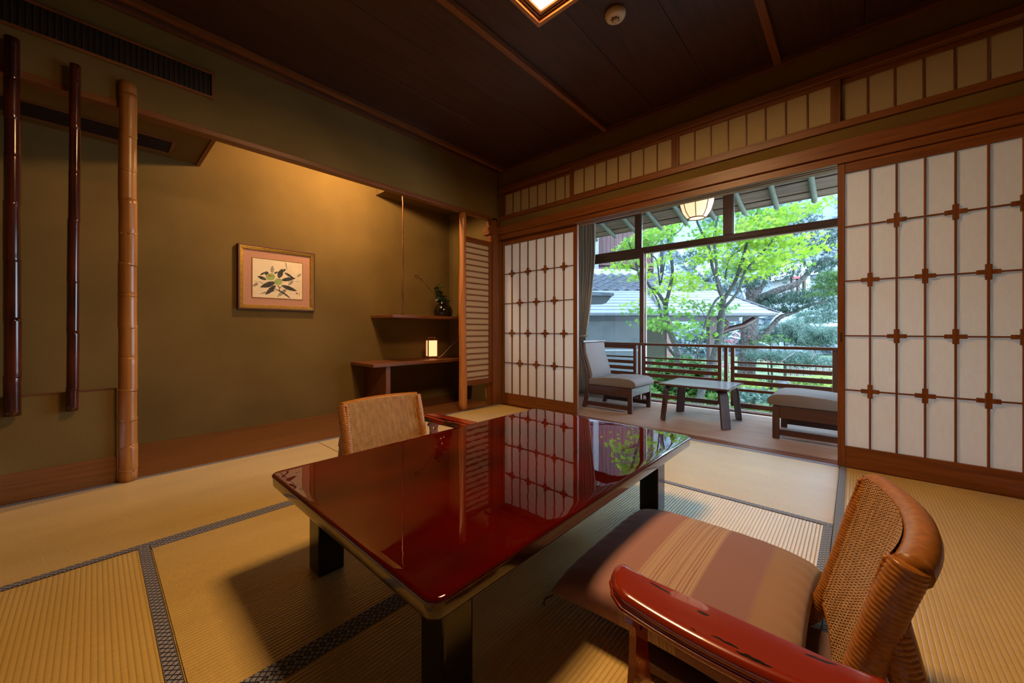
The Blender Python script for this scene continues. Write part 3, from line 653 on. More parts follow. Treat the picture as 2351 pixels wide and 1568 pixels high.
loft('table_top', [ring(tw-.001, tl-.001, .030, .320), ring(tw, tl, .032, .323), ring(tw-.001, tl-.001, .031, .3265), ring(tw-.004, tl-.004, .029, .3295), ring(tw-.009, tl-.009, .026, .3305), ring(tw-.011, tl-.011, .024, .3306), ring(tw-.03, tl-.03, .01, .3306)], M['lacq'], tb)
loft('table_edge', [ring(tw-.010, tl-.010, .022, .286), ring(tw-.006, tl-.006, .026, .289), ring(tw-.004, tl-.004, .028, .294), ring(tw-.003, tl-.003, .028, .3198)], M['edgelac'], tb)
for sx_ in (-1, 1):
    for sy_ in (-1, 1):
        x, y = sx_*.330, sy_*.585; box('leg', (x-.042, y-.042, 0), (x+.042, y+.042, .286), M['blacklac'], tb, bev=.006)

# ================================================================== rattan floor chairs
def catmull(P, n):
    P = [Vector(p) for p in P]; Q = [P[0]*2-P[1]]+P+[P[-1]*2-P[-2]]; out = []
    for i in range(len(P)-1):
        for k in range(n):
            t = k/n; a, b, c, d = Q[i:i+4]
            out.append(.5*((2*b)+(c-a)*t+(2*a-5*b+4*c-d)*t*t+(3*b-a-3*c+d)*t**3))
    out.append(P[-1]); return out
def wrapped(name, P, r, par, pitch=.0075, amp=.0016, mat=None, n=12, rs=None):
    c = catmull(P, 12); L = [0]
    for i in range(1, len(c)): L.append(L[-1]+(c[i]-c[i-1]).length)
    m = int(L[-1]/pitch*5); pts = []; rad = []; j = 0
    for k in range(m+1):
        s = L[-1]*k/m
        while j < len(L)-2 and L[j+1] < s: j += 1
        t = (s-L[j])/max(1e-6, L[j+1]-L[j]); pts.append(c[j].lerp(c[j+1], t))
        rr = r if rs is None else float(np.interp(s/L[-1], *rs))
        rad.append(rr+amp*(abs(math.sin(math.pi*s/pitch))**.6-.6))
    return tube(name, pts, rad, mat or M['rattan'], par, n)
def floor_chair(label, loc, rz):
    c = thing('rattan_floor_chair', label, 'floor chair', loc, rz)
    ns, ntt = 40, 30; V = []; F = []; UV = []
    def P(s, t, off=0):
        z = .120+.330*t; x = .080*(1-t)-.038*(1-s*s)*(.35+.65*t)+off; return (x, s*.200, z)
    for side in (0, 1):
        for i in range(ntt+1):
            for k in range(ns+1):
                s = -1+2*k/ns; t = i/ntt; q_ = P(s, t, 0); V.append((q_[0]+(.012 if side == 0 else -.008), s*.213, q_[2])); UV.append((s*.205, t*.36))
    nn = (ns+1)*(ntt+1)
    for side in (0, 1):
        for i in range(ntt):
            for k in range(ns):
                q = [side*nn+i*(ns+1)+k, side*nn+i*(ns+1)+k+1, side*nn+(i+1)*(ns+1)+k+1, side*nn+(i+1)*(ns+1)+k]; F.append(q if side == 0 else q[::-1])
    me = bpy.data.meshes.new('woven_back'); me.from_pydata(V, [], F); uvl = me.uv_layers.new(name='UVMap')
    uvl.data.foreach_set('uv', [c_ for l in me.loops for c_ in UV[l.vertex_index]]); me.shade_smooth(); link('woven_back', me, M['weave'], c)
    for s in (-1, 1):
        wrapped('side_pole', [(-.012, s*.213, .440), (.016, s*.213, .35), (.047, s*.213, .23), (.086, s*.213, .10), (.130, s*.210, .036), (.18, s*.210, .020), (.32, s*.205, .020)], .0245, c, .0085, .0020, rs=([0, .12, .5, .8, 1], [.026, .0265, .0245, .019, .018]))
        wrapped('rear_leg', [(.008, s*.200, .335), (-.012, s*.205, .25), (-.040, s*.208, .12), (-.062, s*.209, .022)], .020, c, .0085, .0002, mat=M['baml'], rs=([0, 1], [.023, .018]))
        wrapped('joint_wrap', [(.010, s*.203, .32), (-.002, s*.206, .27), (-.012, s*.207, .24)], .0255, c, .0085, .0018)
    top = [(P(s, 1)[0]-.012, s*1.05*.206, .430+.004*(1-s*s)) for s in np.linspace(-1, 1, 11)]
    wrapped('top_rail', top, .0265, c, .0055, .0006)
    wrapped('lower_rail', [(P(s, 0)[0], s*.2, .10) for s in np.linspace(-1, 1, 7)], .012, c, .008, .001)
    for s in (-1, 1): wrapped('braid_edge', [(P(s, t, .012)[0], s*.206, P(s, t)[2]) for t in np.linspace(0, .97, 6)], .0055, c, .011, .0022, n=8)
    box('seat_board', (.050, -.19, .012), (.46, .19, .034), M['pad'], c, bev=.006)
    return c
floor_chair('woven rattan legless chair beyond the red table, by the alcove', (1.055, -1.965, 0), 0)
floor_chair('woven rattan legless chair in the right foreground with the striped cushion', (2.972, -1.915, 0), R(184))
def zabuton(label, loc, rz=0, LX=.57, LY=.62):
    c = thing('seat_cushion', label, 'cushion', loc, rz); n = 56; V = []; F = []
    def h(a, b):
        e = (max(0, 1-abs(a)**3.2)*max(0, 1-abs(b)**3.2))**.33; return e
    for side in (1, -1):
        for i in range(n+1):
            for k in range(n+1):
                a = -1+2*k/n; b = -1+2*i/n; e = h(a, b)
                pin = .035*(1-abs(a)**1.5)*abs(b)**6; pin2 = .035*(1-abs(b)**1.5)*abs(a)**6
                x = LX/2*a*(1-.05*(1-b*b)*abs(a)**4); y = LY/2*b*(1-.05*(1-a*a)*abs(b)**4)
                wr = .0035*math.sin(b*34+a*3)*max(0, abs(a)-.72)*3*e+.003*math.sin(a*30)*max(0, abs(b)-.8)*3*e
                z = .064+side*(.060*e)+(wr if side > 0 else 0)
                z = max(.004, z-.024*(abs(a)*abs(b))**3+.0)
                V.append((x+LX/2, y, z))
    nn = (n+1)**2
    for side in (0, 1):
        for i in range(n):
            for k in range(n):
                q = [side*nn+i*(n+1)+k, side*nn+i*(n+1)+k+1, side*nn+(i+1)*(n+1)+k+1, side*nn+(i+1)*(n+1)+k]; F.append(q if side == 0 else q[::-1])
    bm = bmesh.new(); vs = [bm.verts.new(v_) for v_ in V]
    for f in F: bm.faces.new([vs[i] for i in f])
    bmesh.ops.remove_doubles(bm, verts=bm.verts, dist=.0004)
    frombm('cushion_body', bm, M['zab'], c, smooth=True)
    for sx_ in (0, 1):
        for sy_ in (-1, 1):
            x, y = sx_*LX, sy_*LY/2
            for j in range(2): tube('corner_tassel', [(x-(.006 if sx_ else -.006), y-sy_*.006, .030), (x+(1 if sx_ else -1)*.012, y+sy_*(.004+.008*j), .018), (x+(1 if sx_ else -1)*(.014-.008*j), y+sy_*.018, .006)], [.0028, .003, .002], M['pad'], c, 6)
    return c
zabuton('pink and tan striped floor cushion lying on the right foreground chair', (2.292, -1.828, .034))
def armrest(label, loc, rz, lac):
    """local: length along x (0 to .41), sitter on the +y side, hollow edge facing +y"""
    c = thing('elbow_stand', label, 'armrest', loc, rz); n = 26
    def outline(ins, z):
        o = []; L = .205
        for k in range(n+1):                               # inner, hollow edge (+y) right to left
            x = L-2*L*k/n; o.append((x, .055-.014*(1-(x/L)**2)))
        cor = [(-L-.010, .046), (-L-.016, .030), (-L-.012, .010), (-L-.010, .000), (-L-.001, -.012), (-L+.012, -.034), (-L+.040, -.054)]
        o += cor
        for k in range(1, n): x = -L+.04+(2*L-.08)*k/n; o.append((x, -.054-.013*(1-(x/(L-.04))**2)))
        o += [(-p, q) for p, q in cor[::-1]]
        out = []
        for i, (x, y) in enumerate(o):
            a = Vector(o[i-1]); b = Vector(o[(i+1) % len(o)]); t = (b-a).normalized(); out.append((x+t.y*ins*-1*-1, y-t.x*ins*-1*-1, z+.004*(x/L)**2))
        return out
    # signed inset: outline is counter-clockwise seen from above
    prof = [(-.018, 0), (-.008, .002), (-.003, .006), (0, .011), (-.001, .015), (-.0055, .0162), (-.0060, .0185), (-.0045, .022), (-.0050, .028), (-.0085, .0335), (-.014, .0365), (-.022, .0372), (-.0235, .0372), (-.030, .0372)]
    rings = []
    for ins, z in prof: rings.append(outline(ins, .264+z))
    loft('rest_top', rings, M[lac], c)
    for s in (-1, 1):
        x = s*.150
        ol = [(-.040, .264), (-.044, .250), (-.030, .238), (-.026, .215), (-.030, .16), (-.042, .10), (-.052, .05), (-.066, .018), (-.068, 0), (-.045, 0), (-.036, .02), (-.020, .034), (0, .040),
              (.020, .034), (.036, .02), (.045, 0), (.068, 0), (.066, .018), (.052, .05), (.042, .10), (.030, .16), (.026, .215), (.030, .238), (.044, .250), (.040, .264)]
        bm = bmesh.new(); hc = [(.011*math.cos(2*math.pi*i/16), .228+.011*math.sin(2*math.pi*i/16)) for i in range(16)]
        ve = [bm.verts.new((x-.007, a, b)) for a, b in ol]; ed = [bm.edges.new((ve[i], ve[(i+1) % len(ve)])) for i in range(len(ve))]
        vh = [bm.verts.new((x-.007, a, b)) for a, b in hc]; ed += [bm.edges.new((vh[i], vh[(i+1) % 16])) for i in range(16)]
        r = bmesh.ops.triangle_fill(bm, use_beauty=True, use_dissolve=True, edges=ed)
        fs = [f for f in bm.faces if not (abs(f.calc_center_median().y) < .009 and abs(f.calc_center_median().z-.228) < .009)]
        bmesh.ops.delete(bm, geom=[f for f in bm.faces if f not in fs], context='FACES_ONLY')
        r = bmesh.ops.extrude_face_region(bm, geom=bm.faces[:]); bmesh.ops.translate(bm, verts=[g_ for g_ in r['geom'] if isinstance(g_, bmesh.types.BMVert)], vec=(.014, 0, 0))
        frombm('leg', bm, M[lac], c)
    box('stretcher', (-.144, -.006, .075), (.144, .006, .095), M[lac], c, bev=.003)
    return c
armrest('glossy red lacquered armrest with black wear streaks, cut by the bottom edge', (2.760, -2.272, 0), 0, 'armlac')
armrest('small red lacquered armrest standing beyond the table beside the far rattan chair', (1.205, -1.625, 0), R(184), 'armlac2')

# ================================================================== veranda furniture
def lounge(label, loc, rz):
    """local: faces +x, depth 0.56, width 0.48"""
    c = thing('lounge_chair', label, 'chair', loc, rz); hw = .235
    for s in (-1, 1):
        y = s*(hw-.0125)
        box('front_leg', (.515, y-.0125, 0), (.56, y+.0125, .243), 'chair', c, bev=.003)
        ol = [(.000, 0), (.045, 0), (.075, .12), (.085, .23), (.080, .32), (.045, .45), (.005, .57), (-.010, .70), (-.030, .70), (-.020, .57), (.020, .44), (.048, .31), (.045, .22), (.030, .12)]
        prism('rear_leg', ol, y-.0125, y+.0125, wood('chair', 2), c, axis=1, bev=.003)
        box('side_apron', (.080, y-.009, .155), (.515, y+.009, .243), 'chair', c, bev=.002)
        box('stretcher', (.040, y-.008, .028), (.515, y+.008, .070), 'chair', c, bev=.002)
    box('front_apron', (.535, -hw+.026, .165), (.556, hw-.026, .243), 'chair', c, bev=.002); box('rear_apron', (.060, -hw+.026, .17), (.078, hw-.026, .235), 'chair', c, bev=.002)
    # cushion seat: rounded front
    prof = [(.065, .246), (.56, .246), (.590, .256), (.596, .275), (.590, .298), (.570, .318), (.53, .332), (.42, .338), (.25, .330), (.10, .312), (.062, .300)]
    prism('seat_cushion', prof, -hw+.004, hw-.004, M['uph'], c, axis=1, bev=.010, segs=3, smooth=True)
    pb = [(.076, .30), (.070, .36), (.040, .45), (.002, .57), (-.012, .665), (-.006, .680), (.018, .680), (.028, .668), (.036, .58), (.078, .46), (.108, .36), (.110, .305)]
    prism('back_cushion', pb, -hw+.026, hw-.026, M['uph'], c, axis=1, bev=.008, segs=3, smooth=True)
    box('back_top_rail', (-.030, -hw, .681), (.022, hw, .704), 'chair', c, bev=.006)
    return c
lounge('low upholstered lounge chair by the curtain, facing right', (.770, .727, 0), 0)
lounge('low upholstered lounge chair half hidden behind the right paper door', (3.028, .680, 0), R(180))
lt = thing('veranda_side_table', 'low bentwood table between the two lounge chairs on the veranda', 'table', (1.893, .700, 0))
loft('table_top', [ring(.283, .272, .02, .318), ring(.29, .28, .024, .323), ring(.29, .28, .024, .334)], wood('chair', 0), lt)
box('top_inlay', (-.268, -.258, .334), (.268, .258, .3355), plain('grey_laminate', (.30, .31, .34), .22, var=.06), lt, bev=0)
for sx_ in (-1, 1):
    for sy_ in (-1, 1):
        cc = catmull([(a, 0, b) for a, b in ((.20, .309), (.262, .309), (.296, .298), (.314, .268), (.320, .22), (.334, .10), (.346, 0))], 5); ol = []
        for i, p in enumerate(cc):
            t = (cc[min(i+1, len(cc)-1)]-cc[max(0, i-1)]).normalized(); n_ = Vector((t.z, 0, -t.x)); ol.append((p+n_*-.009, p+n_*.009))
        pts = [(p.x, max(0, p.z)) for p, q in ol]+[(q.x, max(0, q.z)) for p, q in ol[::-1]]
        prism('leg', pts, -.039, .039, wood('chair', 2), lt, axis=1, bev=.002, rot=(0, 0, math.atan2(sy_*.9, sx_)))
# pendant
pd = thing('paper_pendant', 'round lit paper pendant lamp with wooden ribs over the veranda', 'lamp', (1.888, .6, 1.99))
prof = [(.062, -.178), (.085, -.165), (.115, -.120), (.136, -.05), (.142, .02), (.135, .09), (.110, .15), (.07, .19)]
lathe('paper_shade', [(r_*.985, z_) for r_, z_ in prof], M['pendem'], pd, 32)
for i in range(8):
    a = 2*math.pi*i/8+.2; tube('rib', [(r_*math.cos(a)*1.01, r_*math.sin(a)*1.01, z_) for r_, z_ in prof], .0035, wood('cedar', 2), pd, 6)
for z_, r_ in ((-.176, .066), (.186, .075)): tube('ring', [(r_*math.cos(t), r_*math.sin(t), z_) for t in np.linspace(0, 2*math.pi, 33)], .0055, wood('cedar', 0), pd, 6, cap=False)
lathe('lower_paper', [(0, -.174), (.062, -.174)], M['pendem'], pd, 24)
tube('cord', [(0, 0, .19), (0, 0, .284)], .004, M['cream'], pd, 6)

# curtain
cu = thing('curtain', 'grey-brown curtain gathered at the left end of the veranda window', 'curtain', (.36, 1.17, 0))
nz, nx = 40, 90; V = []; F = []
for j in range(nz+1):
    z = .02+2.2*j/nz
    kk = abs(z-.74); wd = .085+.095*min(1, (kk/1.0)**.75) if z > .74 else .085+.04*min(1, kk/.5)
    xc = .0 if z > 1.9 else 0; xc = .012+(.0 if z < .74 else 0)-.06*max(0, 1-kk/.9)*.7
    for i in range(nx+1):
        s = i/nx; amp = .022*(.6+.4*min(1, kk)); V.append((xc-wd+2*wd*s, amp*math.sin(s*2*math.pi*9+.4*math.sin(z*3))+.006*math.sin(s*40+z*5), z))
for j in range(nz):
    for i in range(nx): a = j*(nx+1)+i; F.append((a, a+1, a+nx+2, a+nx+1))
o = npmesh('curtain_cloth', V, F, M['curtain'], cu, True); md = o.modifiers.new('s', 'SOLIDIFY'); md.thickness = .002
tube('tieback', [(-.03+.10*math.cos(t), .045*math.sin(t), .735+.012*math.cos(t*1)) for t in np.linspace(0, 2*math.pi, 25)], .014, M['curtain'], cu, 8, cap=False)

# ================================================================== veranda windows, railing
y0, y1 = 1.352, 1.392
d = thing('window_6', 'glazed sliding sash at the left of the veranda opening', kind='structure', loc=(.70, y0, 0))
box('stile', (.338, -.012, .012), (.386, .024, 1.742), 'brown', d); box('stile', (-.48, 0, .012), (-.43, .03, 1.742), 'brown', d)
box('top_rail', (-.43, .0, 1.672), (.338, .024, 1.742), 'brown', d); box('bottom_rail', (-.43, 0, .012), (.338, .024, .10), 'brown', d)
box('glass_pane', (-.43, .010, .10), (.338, .014, 1.672), M['glass'], d, bev=0)
box('finger_pull', (.358, -.0125, .80), (.368, -.0115, .86), M['darkslot'], d, bev=0)
box('edge_seal', (.388, .026, .012), (.404, .040, 1.742), M['metal'], d)
d = thing('window_7', 'fixed glass transom panes and posts above the veranda opening', kind='structure', loc=(0, y0, 0))
box('transom_bar', (.22, -.002, 1.745), (4.0, .06, 1.795), 'brown', d, bev=.002); box('transom_bar', (.22, -.004, 1.722), (4.0, .05, 1.7445), 'eave', d, bev=.001)
box('post', (.975, -.004, 1.796), (1.045, .06, 2.244), 'brown', d); box('post', (1.928, -.02, 1.796), (2.012, .07, 2.244), 'brown', d)
box('pane_head', (.22, .004, 2.19), (.974, .04, 2.244), 'brown', d); box('pane_bead', (1.046, .01, 1.796), (1.056, .03, 2.244), M['metal'], d, bev=0); box('pane_bead', (2.013, .01, 1.796), (2.023, .03, 2.244), M['metal'], d, bev=0)
for a, b in ((.22, .974), (1.057, 1.927), (2.024, 3.99)): box('glass_pane', (a, .018, 1.796), (b, .022, 2.19 if a < 1 else 2.244), M['glass'], d, bev=0)
ra = thing('veranda_railing', 'brown timber railing with level slats along the veranda window', 'railing', (0, 1.262, 0))
box('handrail', (.2, -.026, .640), (4.0, .026, .668), 'brown', ra, bev=.004)
for x in (1.040, 1.0): pass
for x in (.30, 1.018, 1.130, 1.915, 2.032, 2.806): box('stile', (x-.017, -.014, .062), (x+.017, .014, .6395), 'brown', ra, bev=.002)
for x in (1.076, 1.973, 2.85): box('post', (x-.016, -.018, .0), (x+.016, .018, .6395), 'brown', ra, bev=.002)
for a, b in ((.318, 1.000), (1.148, 1.897), (2.050, 2.788), (2.87, 3.98)):
    for z, t in ((.500, .018), (.441, .038), (.371, .042), (.303, .042), (.228, .026)): box('slat', (a, -.010, z-t/2), (b, .010, z+t/2), 'brown', ra, bev=.003)
    box('bottom_rail', (a, -.011, .055), (b, .011, .100), 'brown', ra, bev=.003)
box('upper_rail', (.318, -.010, .600), (1.0, .010, .6385), 'brown', ra)

# ================================================================== eaves
ev = thing('eaves', 'weathered eaves with round green-grey rafter poles over the veranda window', kind='structure')
sl = .257
for i, x in enumerate((-.35, -.04, .279, .610, .957, 1.293, 1.625, 1.954, 2.277, 2.607, 2.937, 3.267, 3.6)):
    yy = [2.235, 2.2, 1.9, 1.5, 1.44]; tube('rafter_pole', [(x+.004*math.sin(i*2.1+k), y_, 2.208+(2.2-y_)*sl+.014) for k, y_ in enumerate(yy)], [.026, .028, .029, .029, .029], wood('pole', 1), ev, 12)
for k in range(7):
    ya = 2.20-.11*k; z = 2.245+(2.2-ya)*sl+.010
    o = box('eave_board', (-.6, -.060, 0), (3.9, .058, .012), 'eave', ev, bev=.002); o.location = (1.65, ya-.055, z+.055*sl+.012*(k % 2)); o.rotation_euler = (-math.atan(sl), 0, 0)
box('eave_fascia', (-.6, 2.195, 2.243), (3.9, 2.222, 2.275), 'eave', ev, bev=.003)
o = box('roof_covering', (-.6, -.45, 0), (3.9, .45, .03), M['tile'], ev, bev=0); o.location = (1.65, 1.80, 2.400); o.rotation_euler = (-math.atan(sl), 0, 0)

# ================================================================== garden
GZ = -1.65
def L_(u, D): return (u-1175.5)/FPX*D
def Zv(v, D): return CH-(v-HOR)/FPX*D
gr = thing('ground', 'mossy garden ground below the veranda', kind='structure')
n = 60; V = []; F = []
for i in range(n+1):
    for k in range(n+1):
        D = 4.6+(i/n)**1.8*75; L = -25+60*k/n; z = GZ+.16*math.sin(L*.9+D*.5)*math.cos(D*.7)+max(0, D-20)*.10
        p = np.array([CX, CY])+A*D+RT*(L*(.35+D/40)); V.append((p[0], p[1], z if p[1] > 2 else z-.6))
for i in range(n):
    for k in range(n): a = i*(n+1)+k; F.append((a, a+1, a+n+2, a+n+1))
npmesh('ground_surface', V, F, M['soil'], gr, True)
hl = thing('hillside', 'wooded hillside with haze painted into its leaves, rising behind the garden', kind='structure')
V = []; F = []; n1, n2 = 60, 90
def hillp(a, b):
    D = 26+50*b; L = (-.25+1.65*a)*D*1.0; z = GZ+.6+44*b**1.25*(1+.10*math.sin(a*9)+.05*math.sin(a*23+b*9))
    p = np.array([CX, CY])+A*D+RT*L; return (p[0], p[1], z)
for i in range(n1+1):
    for k in range(n2+1): V.append(hillp(k/n2, i/n1))
for i in range(n1):
    for k in range(n2): a = i*(n2+1)+k; F.append((a, a+1, a+n2+2, a+n2+1))
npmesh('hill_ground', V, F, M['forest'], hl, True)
pos = []
for q in range(420):
    a, b = random.random(), random.random()**1.1; c = hillp(a, b); r_ = random.uniform(1.2, 2.6)*(.6+.7*b)
    pos.append(blob((c[0], c[1], c[2]+r_*.5), (r_, r_, r_*1.1), 55, .75))
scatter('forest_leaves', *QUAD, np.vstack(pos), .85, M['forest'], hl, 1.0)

def limb(pts, r0, r1, D, nm, mat, par, dz=0):
    P = []
    for q in pts: u, v_ = q[:2]; dd = q[2] if len(q) > 2 else 0; P.append(W(u, v_, D+dd))
    c = catmull(P, 6); m = len(c)
    return tube(nm, c, [r0+(r1-r0)*i/(m-1)+.06*r0*math.sin(i*2.1) for i in range(m)], mat, par, 9)
def crown(blobs, D, dens, size, mat, par, tmpl=STAR, name='foliage', tilt=1.0, flat_=.55, jit=.35):
    P = []
    for q in blobs:
        u, v_, ru, rv = q[:4]; d = q[4] if len(q) > 4 else 0; DD = D+d; k = DD/FPX
        n_ = int(dens*ru*rv*math.pi/1000); a, b = rng.uniform(0, 2*np.pi, n_), np.sqrt(rng.uniform(0, 1, n_))
        layer = np.round(rng.uniform(-1, 1, n_)*2.2)/2.2
        uu = u+ru*b*np.cos(a); vv = v_+rv*(b*np.sin(a)*.55+layer*.45*np.sqrt(1-b*b*.8)); dd = DD+rng.normal(0, jit, n_)
        L = (uu-1175.5)/FPX*DD; Z = CH-(vv-HOR)/FPX*DD
        p = np.array([CX, CY])[None]+A[None]*dd[:, None]+RT[None]*L[:, None]; P.append(np.column_stack([p, Z]))
    P = np.vstack(P); P = P[P[:, 1] > 2.34]
    return scatter(name, *tmpl, P, size, mat, par, tilt)
# maples
def base(u, D): p = W(u, 758, D); return (p[0], p[1], 0)
m1 = thing('maple_tree', 'lime-green maple with a forked trunk, nearer the curtain side', 'tree'); D = 6.7
limb([(1566, 985), (1560, 900), (1556, 820), (1545, 780), (1532, 745), (1528, 700)], 0.0561, 0.0429, D, 'trunk', M['bark'], m1)
limb([(1528, 700), (1510, 672), (1490, 655), (1474, 628), (1440, 612), (1408, 604)], 0.0330, 0.0079, D, 'branch', M['bark'], m1)
limb([(1528, 702), (1538, 660), (1544, 622), (1537, 570), (1531, 520), (1523, 470)], 0.0343, 0.0145, D, 'branch', M['bark'], m1)
limb([(1533, 560), (1545, 520), (1546, 470)], 0.0198, 0.0079, D, 'branch', M['bark'], m1)
limb([(1560, 830), (1530, 790), (1520, 740), (1510, 690), (1488, 655)], 0.0297, 0.0119, D+.3, 'branch', M['bark'], m1)
limb([(1515, 655), (1508, 600), (1495, 585), (1488, 570)], 0.0145, 0.0079, D+.2, 'branch', M['bark'], m1)
limb([(1517, 650), (1524, 615), (1528, 590)], 0.0145, 0.0092, D+.2, 'branch', M['bark'], m1)
limb([(1470, 640), (1455, 590), (1440, 545)], 0.0231, 0.0099, D-.2, 'branch', M['bark'], m1)
limb([(1533, 760), (1505, 745), (1480, 738)], 0.0119, 0.0040, D, 'branch', M['bark'], m1)
limb([(1531, 545), (1560, 530), (1575, 500)], 0.0106, 0.0053, D, 'branch', M['bark'], m1)
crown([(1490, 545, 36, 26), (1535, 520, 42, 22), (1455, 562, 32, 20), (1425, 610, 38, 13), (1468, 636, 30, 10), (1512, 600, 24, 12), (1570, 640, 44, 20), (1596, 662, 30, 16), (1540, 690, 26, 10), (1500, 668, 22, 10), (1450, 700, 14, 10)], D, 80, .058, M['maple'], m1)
crown([(1502, 742, 38, 18), (1556, 752, 44, 14), (1596, 770, 24, 16), (1472, 716, 26, 10), (1520, 715, 22, 8), (1480, 560, 50, 30), (1560, 500, 30, 20)], D-.2, 70, .058, M['maple2'], m1, name='painted_shade_foliage')
m2 = thing('maple_tree', 'taller lime-green maple with a wide crown in the middle of the view', 'tree'); D = 6.4
limb([(1588, 985), (1610, 900), (1632, 840), (1650, 780), (1656, 730), (1660, 690)], 0.0660, 0.0515, D, 'trunk', M['bark'], m2)
limb([(1660, 690), (1650, 650), (1636, 615), (1628, 570), (1605, 520), (1590, 480)], 0.0330, 0.0132, D, 'branch', M['bark'], m2)
limb([(1661, 690), (1648, 655), (1644, 600), (1640, 540), (1652, 480)], 0.0297, 0.0132, D-.2, 'branch', M['bark'], m2)
limb([(1661, 688), (1686, 650), (1700, 610), (1712, 570), (1720, 530), (1742, 478)], 0.0363, 0.0132, D, 'branch', M['bark'], m2)
limb([(1665, 705), (1695, 668), (1710, 625), (1740, 590), (1768, 560), (1782, 535)], 0.0251, 0.0119, D-.15, 'branch', M['bark'], m2)
limb([(1700, 625), (1712, 580), (1716, 550), (1724, 520)], 0.0132, 0.0079, D, 'branch', M['bark'], m2)
limb([(1594, 830), (1606, 790), (1622, 735), (1640, 695), (1652, 682)], 0.0145, 0.0198, D-.3, 'branch', M['bark'], m2)
limb([(1622, 735), (1606, 705), (1594, 702), (1590, 715)], 0.0066, 0.0040, D-.3, 'branch', M['bark'], m2)
limb([(1566, 800), (1580, 840), (1560, 880)], 0.0079, 0.0053, D-.3, 'branch', M['bark'], m2)
limb([(1665, 640), (1672, 600), (1690, 580), (1704, 572)], 0.0132, 0.0079, D+.2, 'branch', M['bark'], m2)
limb([(1708, 530), (1722, 505), (1728, 480)], 0.0092, 0.0053, D, 'branch', M['bark'], m2)
limb([(1730, 600), (1770, 585), (1820, 578)], 0.0092, 0.0040, D, 'branch', M['bark'], m2)
limb([(1712, 620), (1750, 618), (1780, 612)], 0.0079, 0.0033, D, 'branch', M['bark'], m2)
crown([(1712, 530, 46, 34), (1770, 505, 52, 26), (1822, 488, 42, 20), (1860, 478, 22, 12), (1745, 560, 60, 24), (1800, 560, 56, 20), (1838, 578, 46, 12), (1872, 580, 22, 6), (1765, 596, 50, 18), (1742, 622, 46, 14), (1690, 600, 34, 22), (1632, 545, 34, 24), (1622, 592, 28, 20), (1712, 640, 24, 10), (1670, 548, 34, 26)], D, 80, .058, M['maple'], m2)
crown([(1720, 500, 60, 34), (1680, 620, 26, 16), (1790, 610, 34, 16), (1594, 700, 36, 16), (1572, 722, 28, 10), (1640, 712, 34, 16), (1612, 742, 30, 12), (1640, 520, 40, 26)], D+.4, 62, .058, M['maple2'], m2, name='painted_shade_foliage')
# old pine
pn = thing('pine_tree', 'old dark pine with heavy crooked limbs behind the maples', 'tree'); D = 11.5
limb([(1708, 985), (1712, 880), (1716, 800), (1722, 740), (1728, 700), (1726, 660)], .28, .17, D, 'trunk', M['pbark'], pn)
limb([(1730, 700), (1752, 682), (1790, 665), (1828, 652), (1852, 630), (1880, 605), (1918, 590)], .13, .04, D, 'limb', M['pbark'], pn)
limb([(1728, 780), (1752, 772), (1776, 745), (1792, 728), (1824, 716), (1860, 700), (1905, 690)], .10, .03, D, 'limb', M['pbark'], pn)
limb([(1726, 665), (1716, 645), (1700, 632)], .12, .05, D, 'limb', M['pbark'], pn)
limb([(1732, 680), (1752, 655), (1762, 628)], .09, .04, D, 'limb', M['pbark'], pn)
limb([(1770, 620), (1810, 605), (1850, 592)], .035, .02, D, 'limb', M['pbark'], pn)
crown([(1862, 552, 38, 24), (1885, 575, 34, 20), (1880, 610, 40, 18), (1840, 628, 34, 9), (1760, 640, 40, 12), (1700, 660, 34, 14), (1780, 690, 54, 18), (1836, 690, 56, 20), (1880, 672, 36, 14), (1800, 712, 60, 10), (1720, 612, 40, 18), (1612, 590, 44, 24), (1648, 640, 24, 14), (1790, 535, 44, 26), (1740, 700, 28, 14)], D, 78, .16, M['pine'], pn, TUFT, tilt=.5, jit=.7)
nb = thing('pine_branch_tree', 'near bright green pine bough at the right door edge', 'tree'); D = 6.6
limb([(1975, 690), (1930, 672), (1895, 660), (1878, 652)], .03, .01, D, 'limb', M['pbark'], nb)
limb([(2010, 985), (2000, 800), (1980, 690)], .10, .06, D, 'trunk', M['pbark'], nb)
crown([(1905, 640, 28, 22), (1885, 658, 20, 12), (1935, 650, 40, 34), (1900, 675, 26, 8)], D, 75, .075, M['dgreen'], nb, TUFT, tilt=.6, jit=.15)
# shrubs and other growth
def shrub(label, blobs, D, dens, size, mat, tmpl=QUAD, name='shrub', cat='shrub', tilt=.8, group=None, stem=True):
    u, v_ = blobs[0][:2]; t = thing(name, label, cat, group=group)
    crown(blobs, D, dens, size, mat, t, tmpl, tilt=tilt, jit=.25)
    if stem:
        p = W(u, v_, D); tube('stem', [(p[0], p[1], GZ-.1), (p[0]+.05, p[1], (GZ+p[2])/2), (p[0], p[1], p[2])], [.04, .03, .015], M['bark'], t, 7)
    return t
shrub('pale shrub mass rising behind the pavilion post', [(1600, 800, 60, 34), (1640, 780, 40, 24), (1575, 850, 50, 30)], 10.4, 30, .16, M['pale'])
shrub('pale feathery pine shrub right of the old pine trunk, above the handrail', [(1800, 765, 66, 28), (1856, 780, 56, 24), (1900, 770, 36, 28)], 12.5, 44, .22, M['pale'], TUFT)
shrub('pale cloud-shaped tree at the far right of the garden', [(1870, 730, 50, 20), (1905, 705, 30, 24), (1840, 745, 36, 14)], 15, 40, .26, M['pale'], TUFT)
shrub('low bright green bush at the foot of the old pine', [(1768, 778, 34, 14), (1746, 788, 26, 8)], 11.0, 60, .12, M['green'])
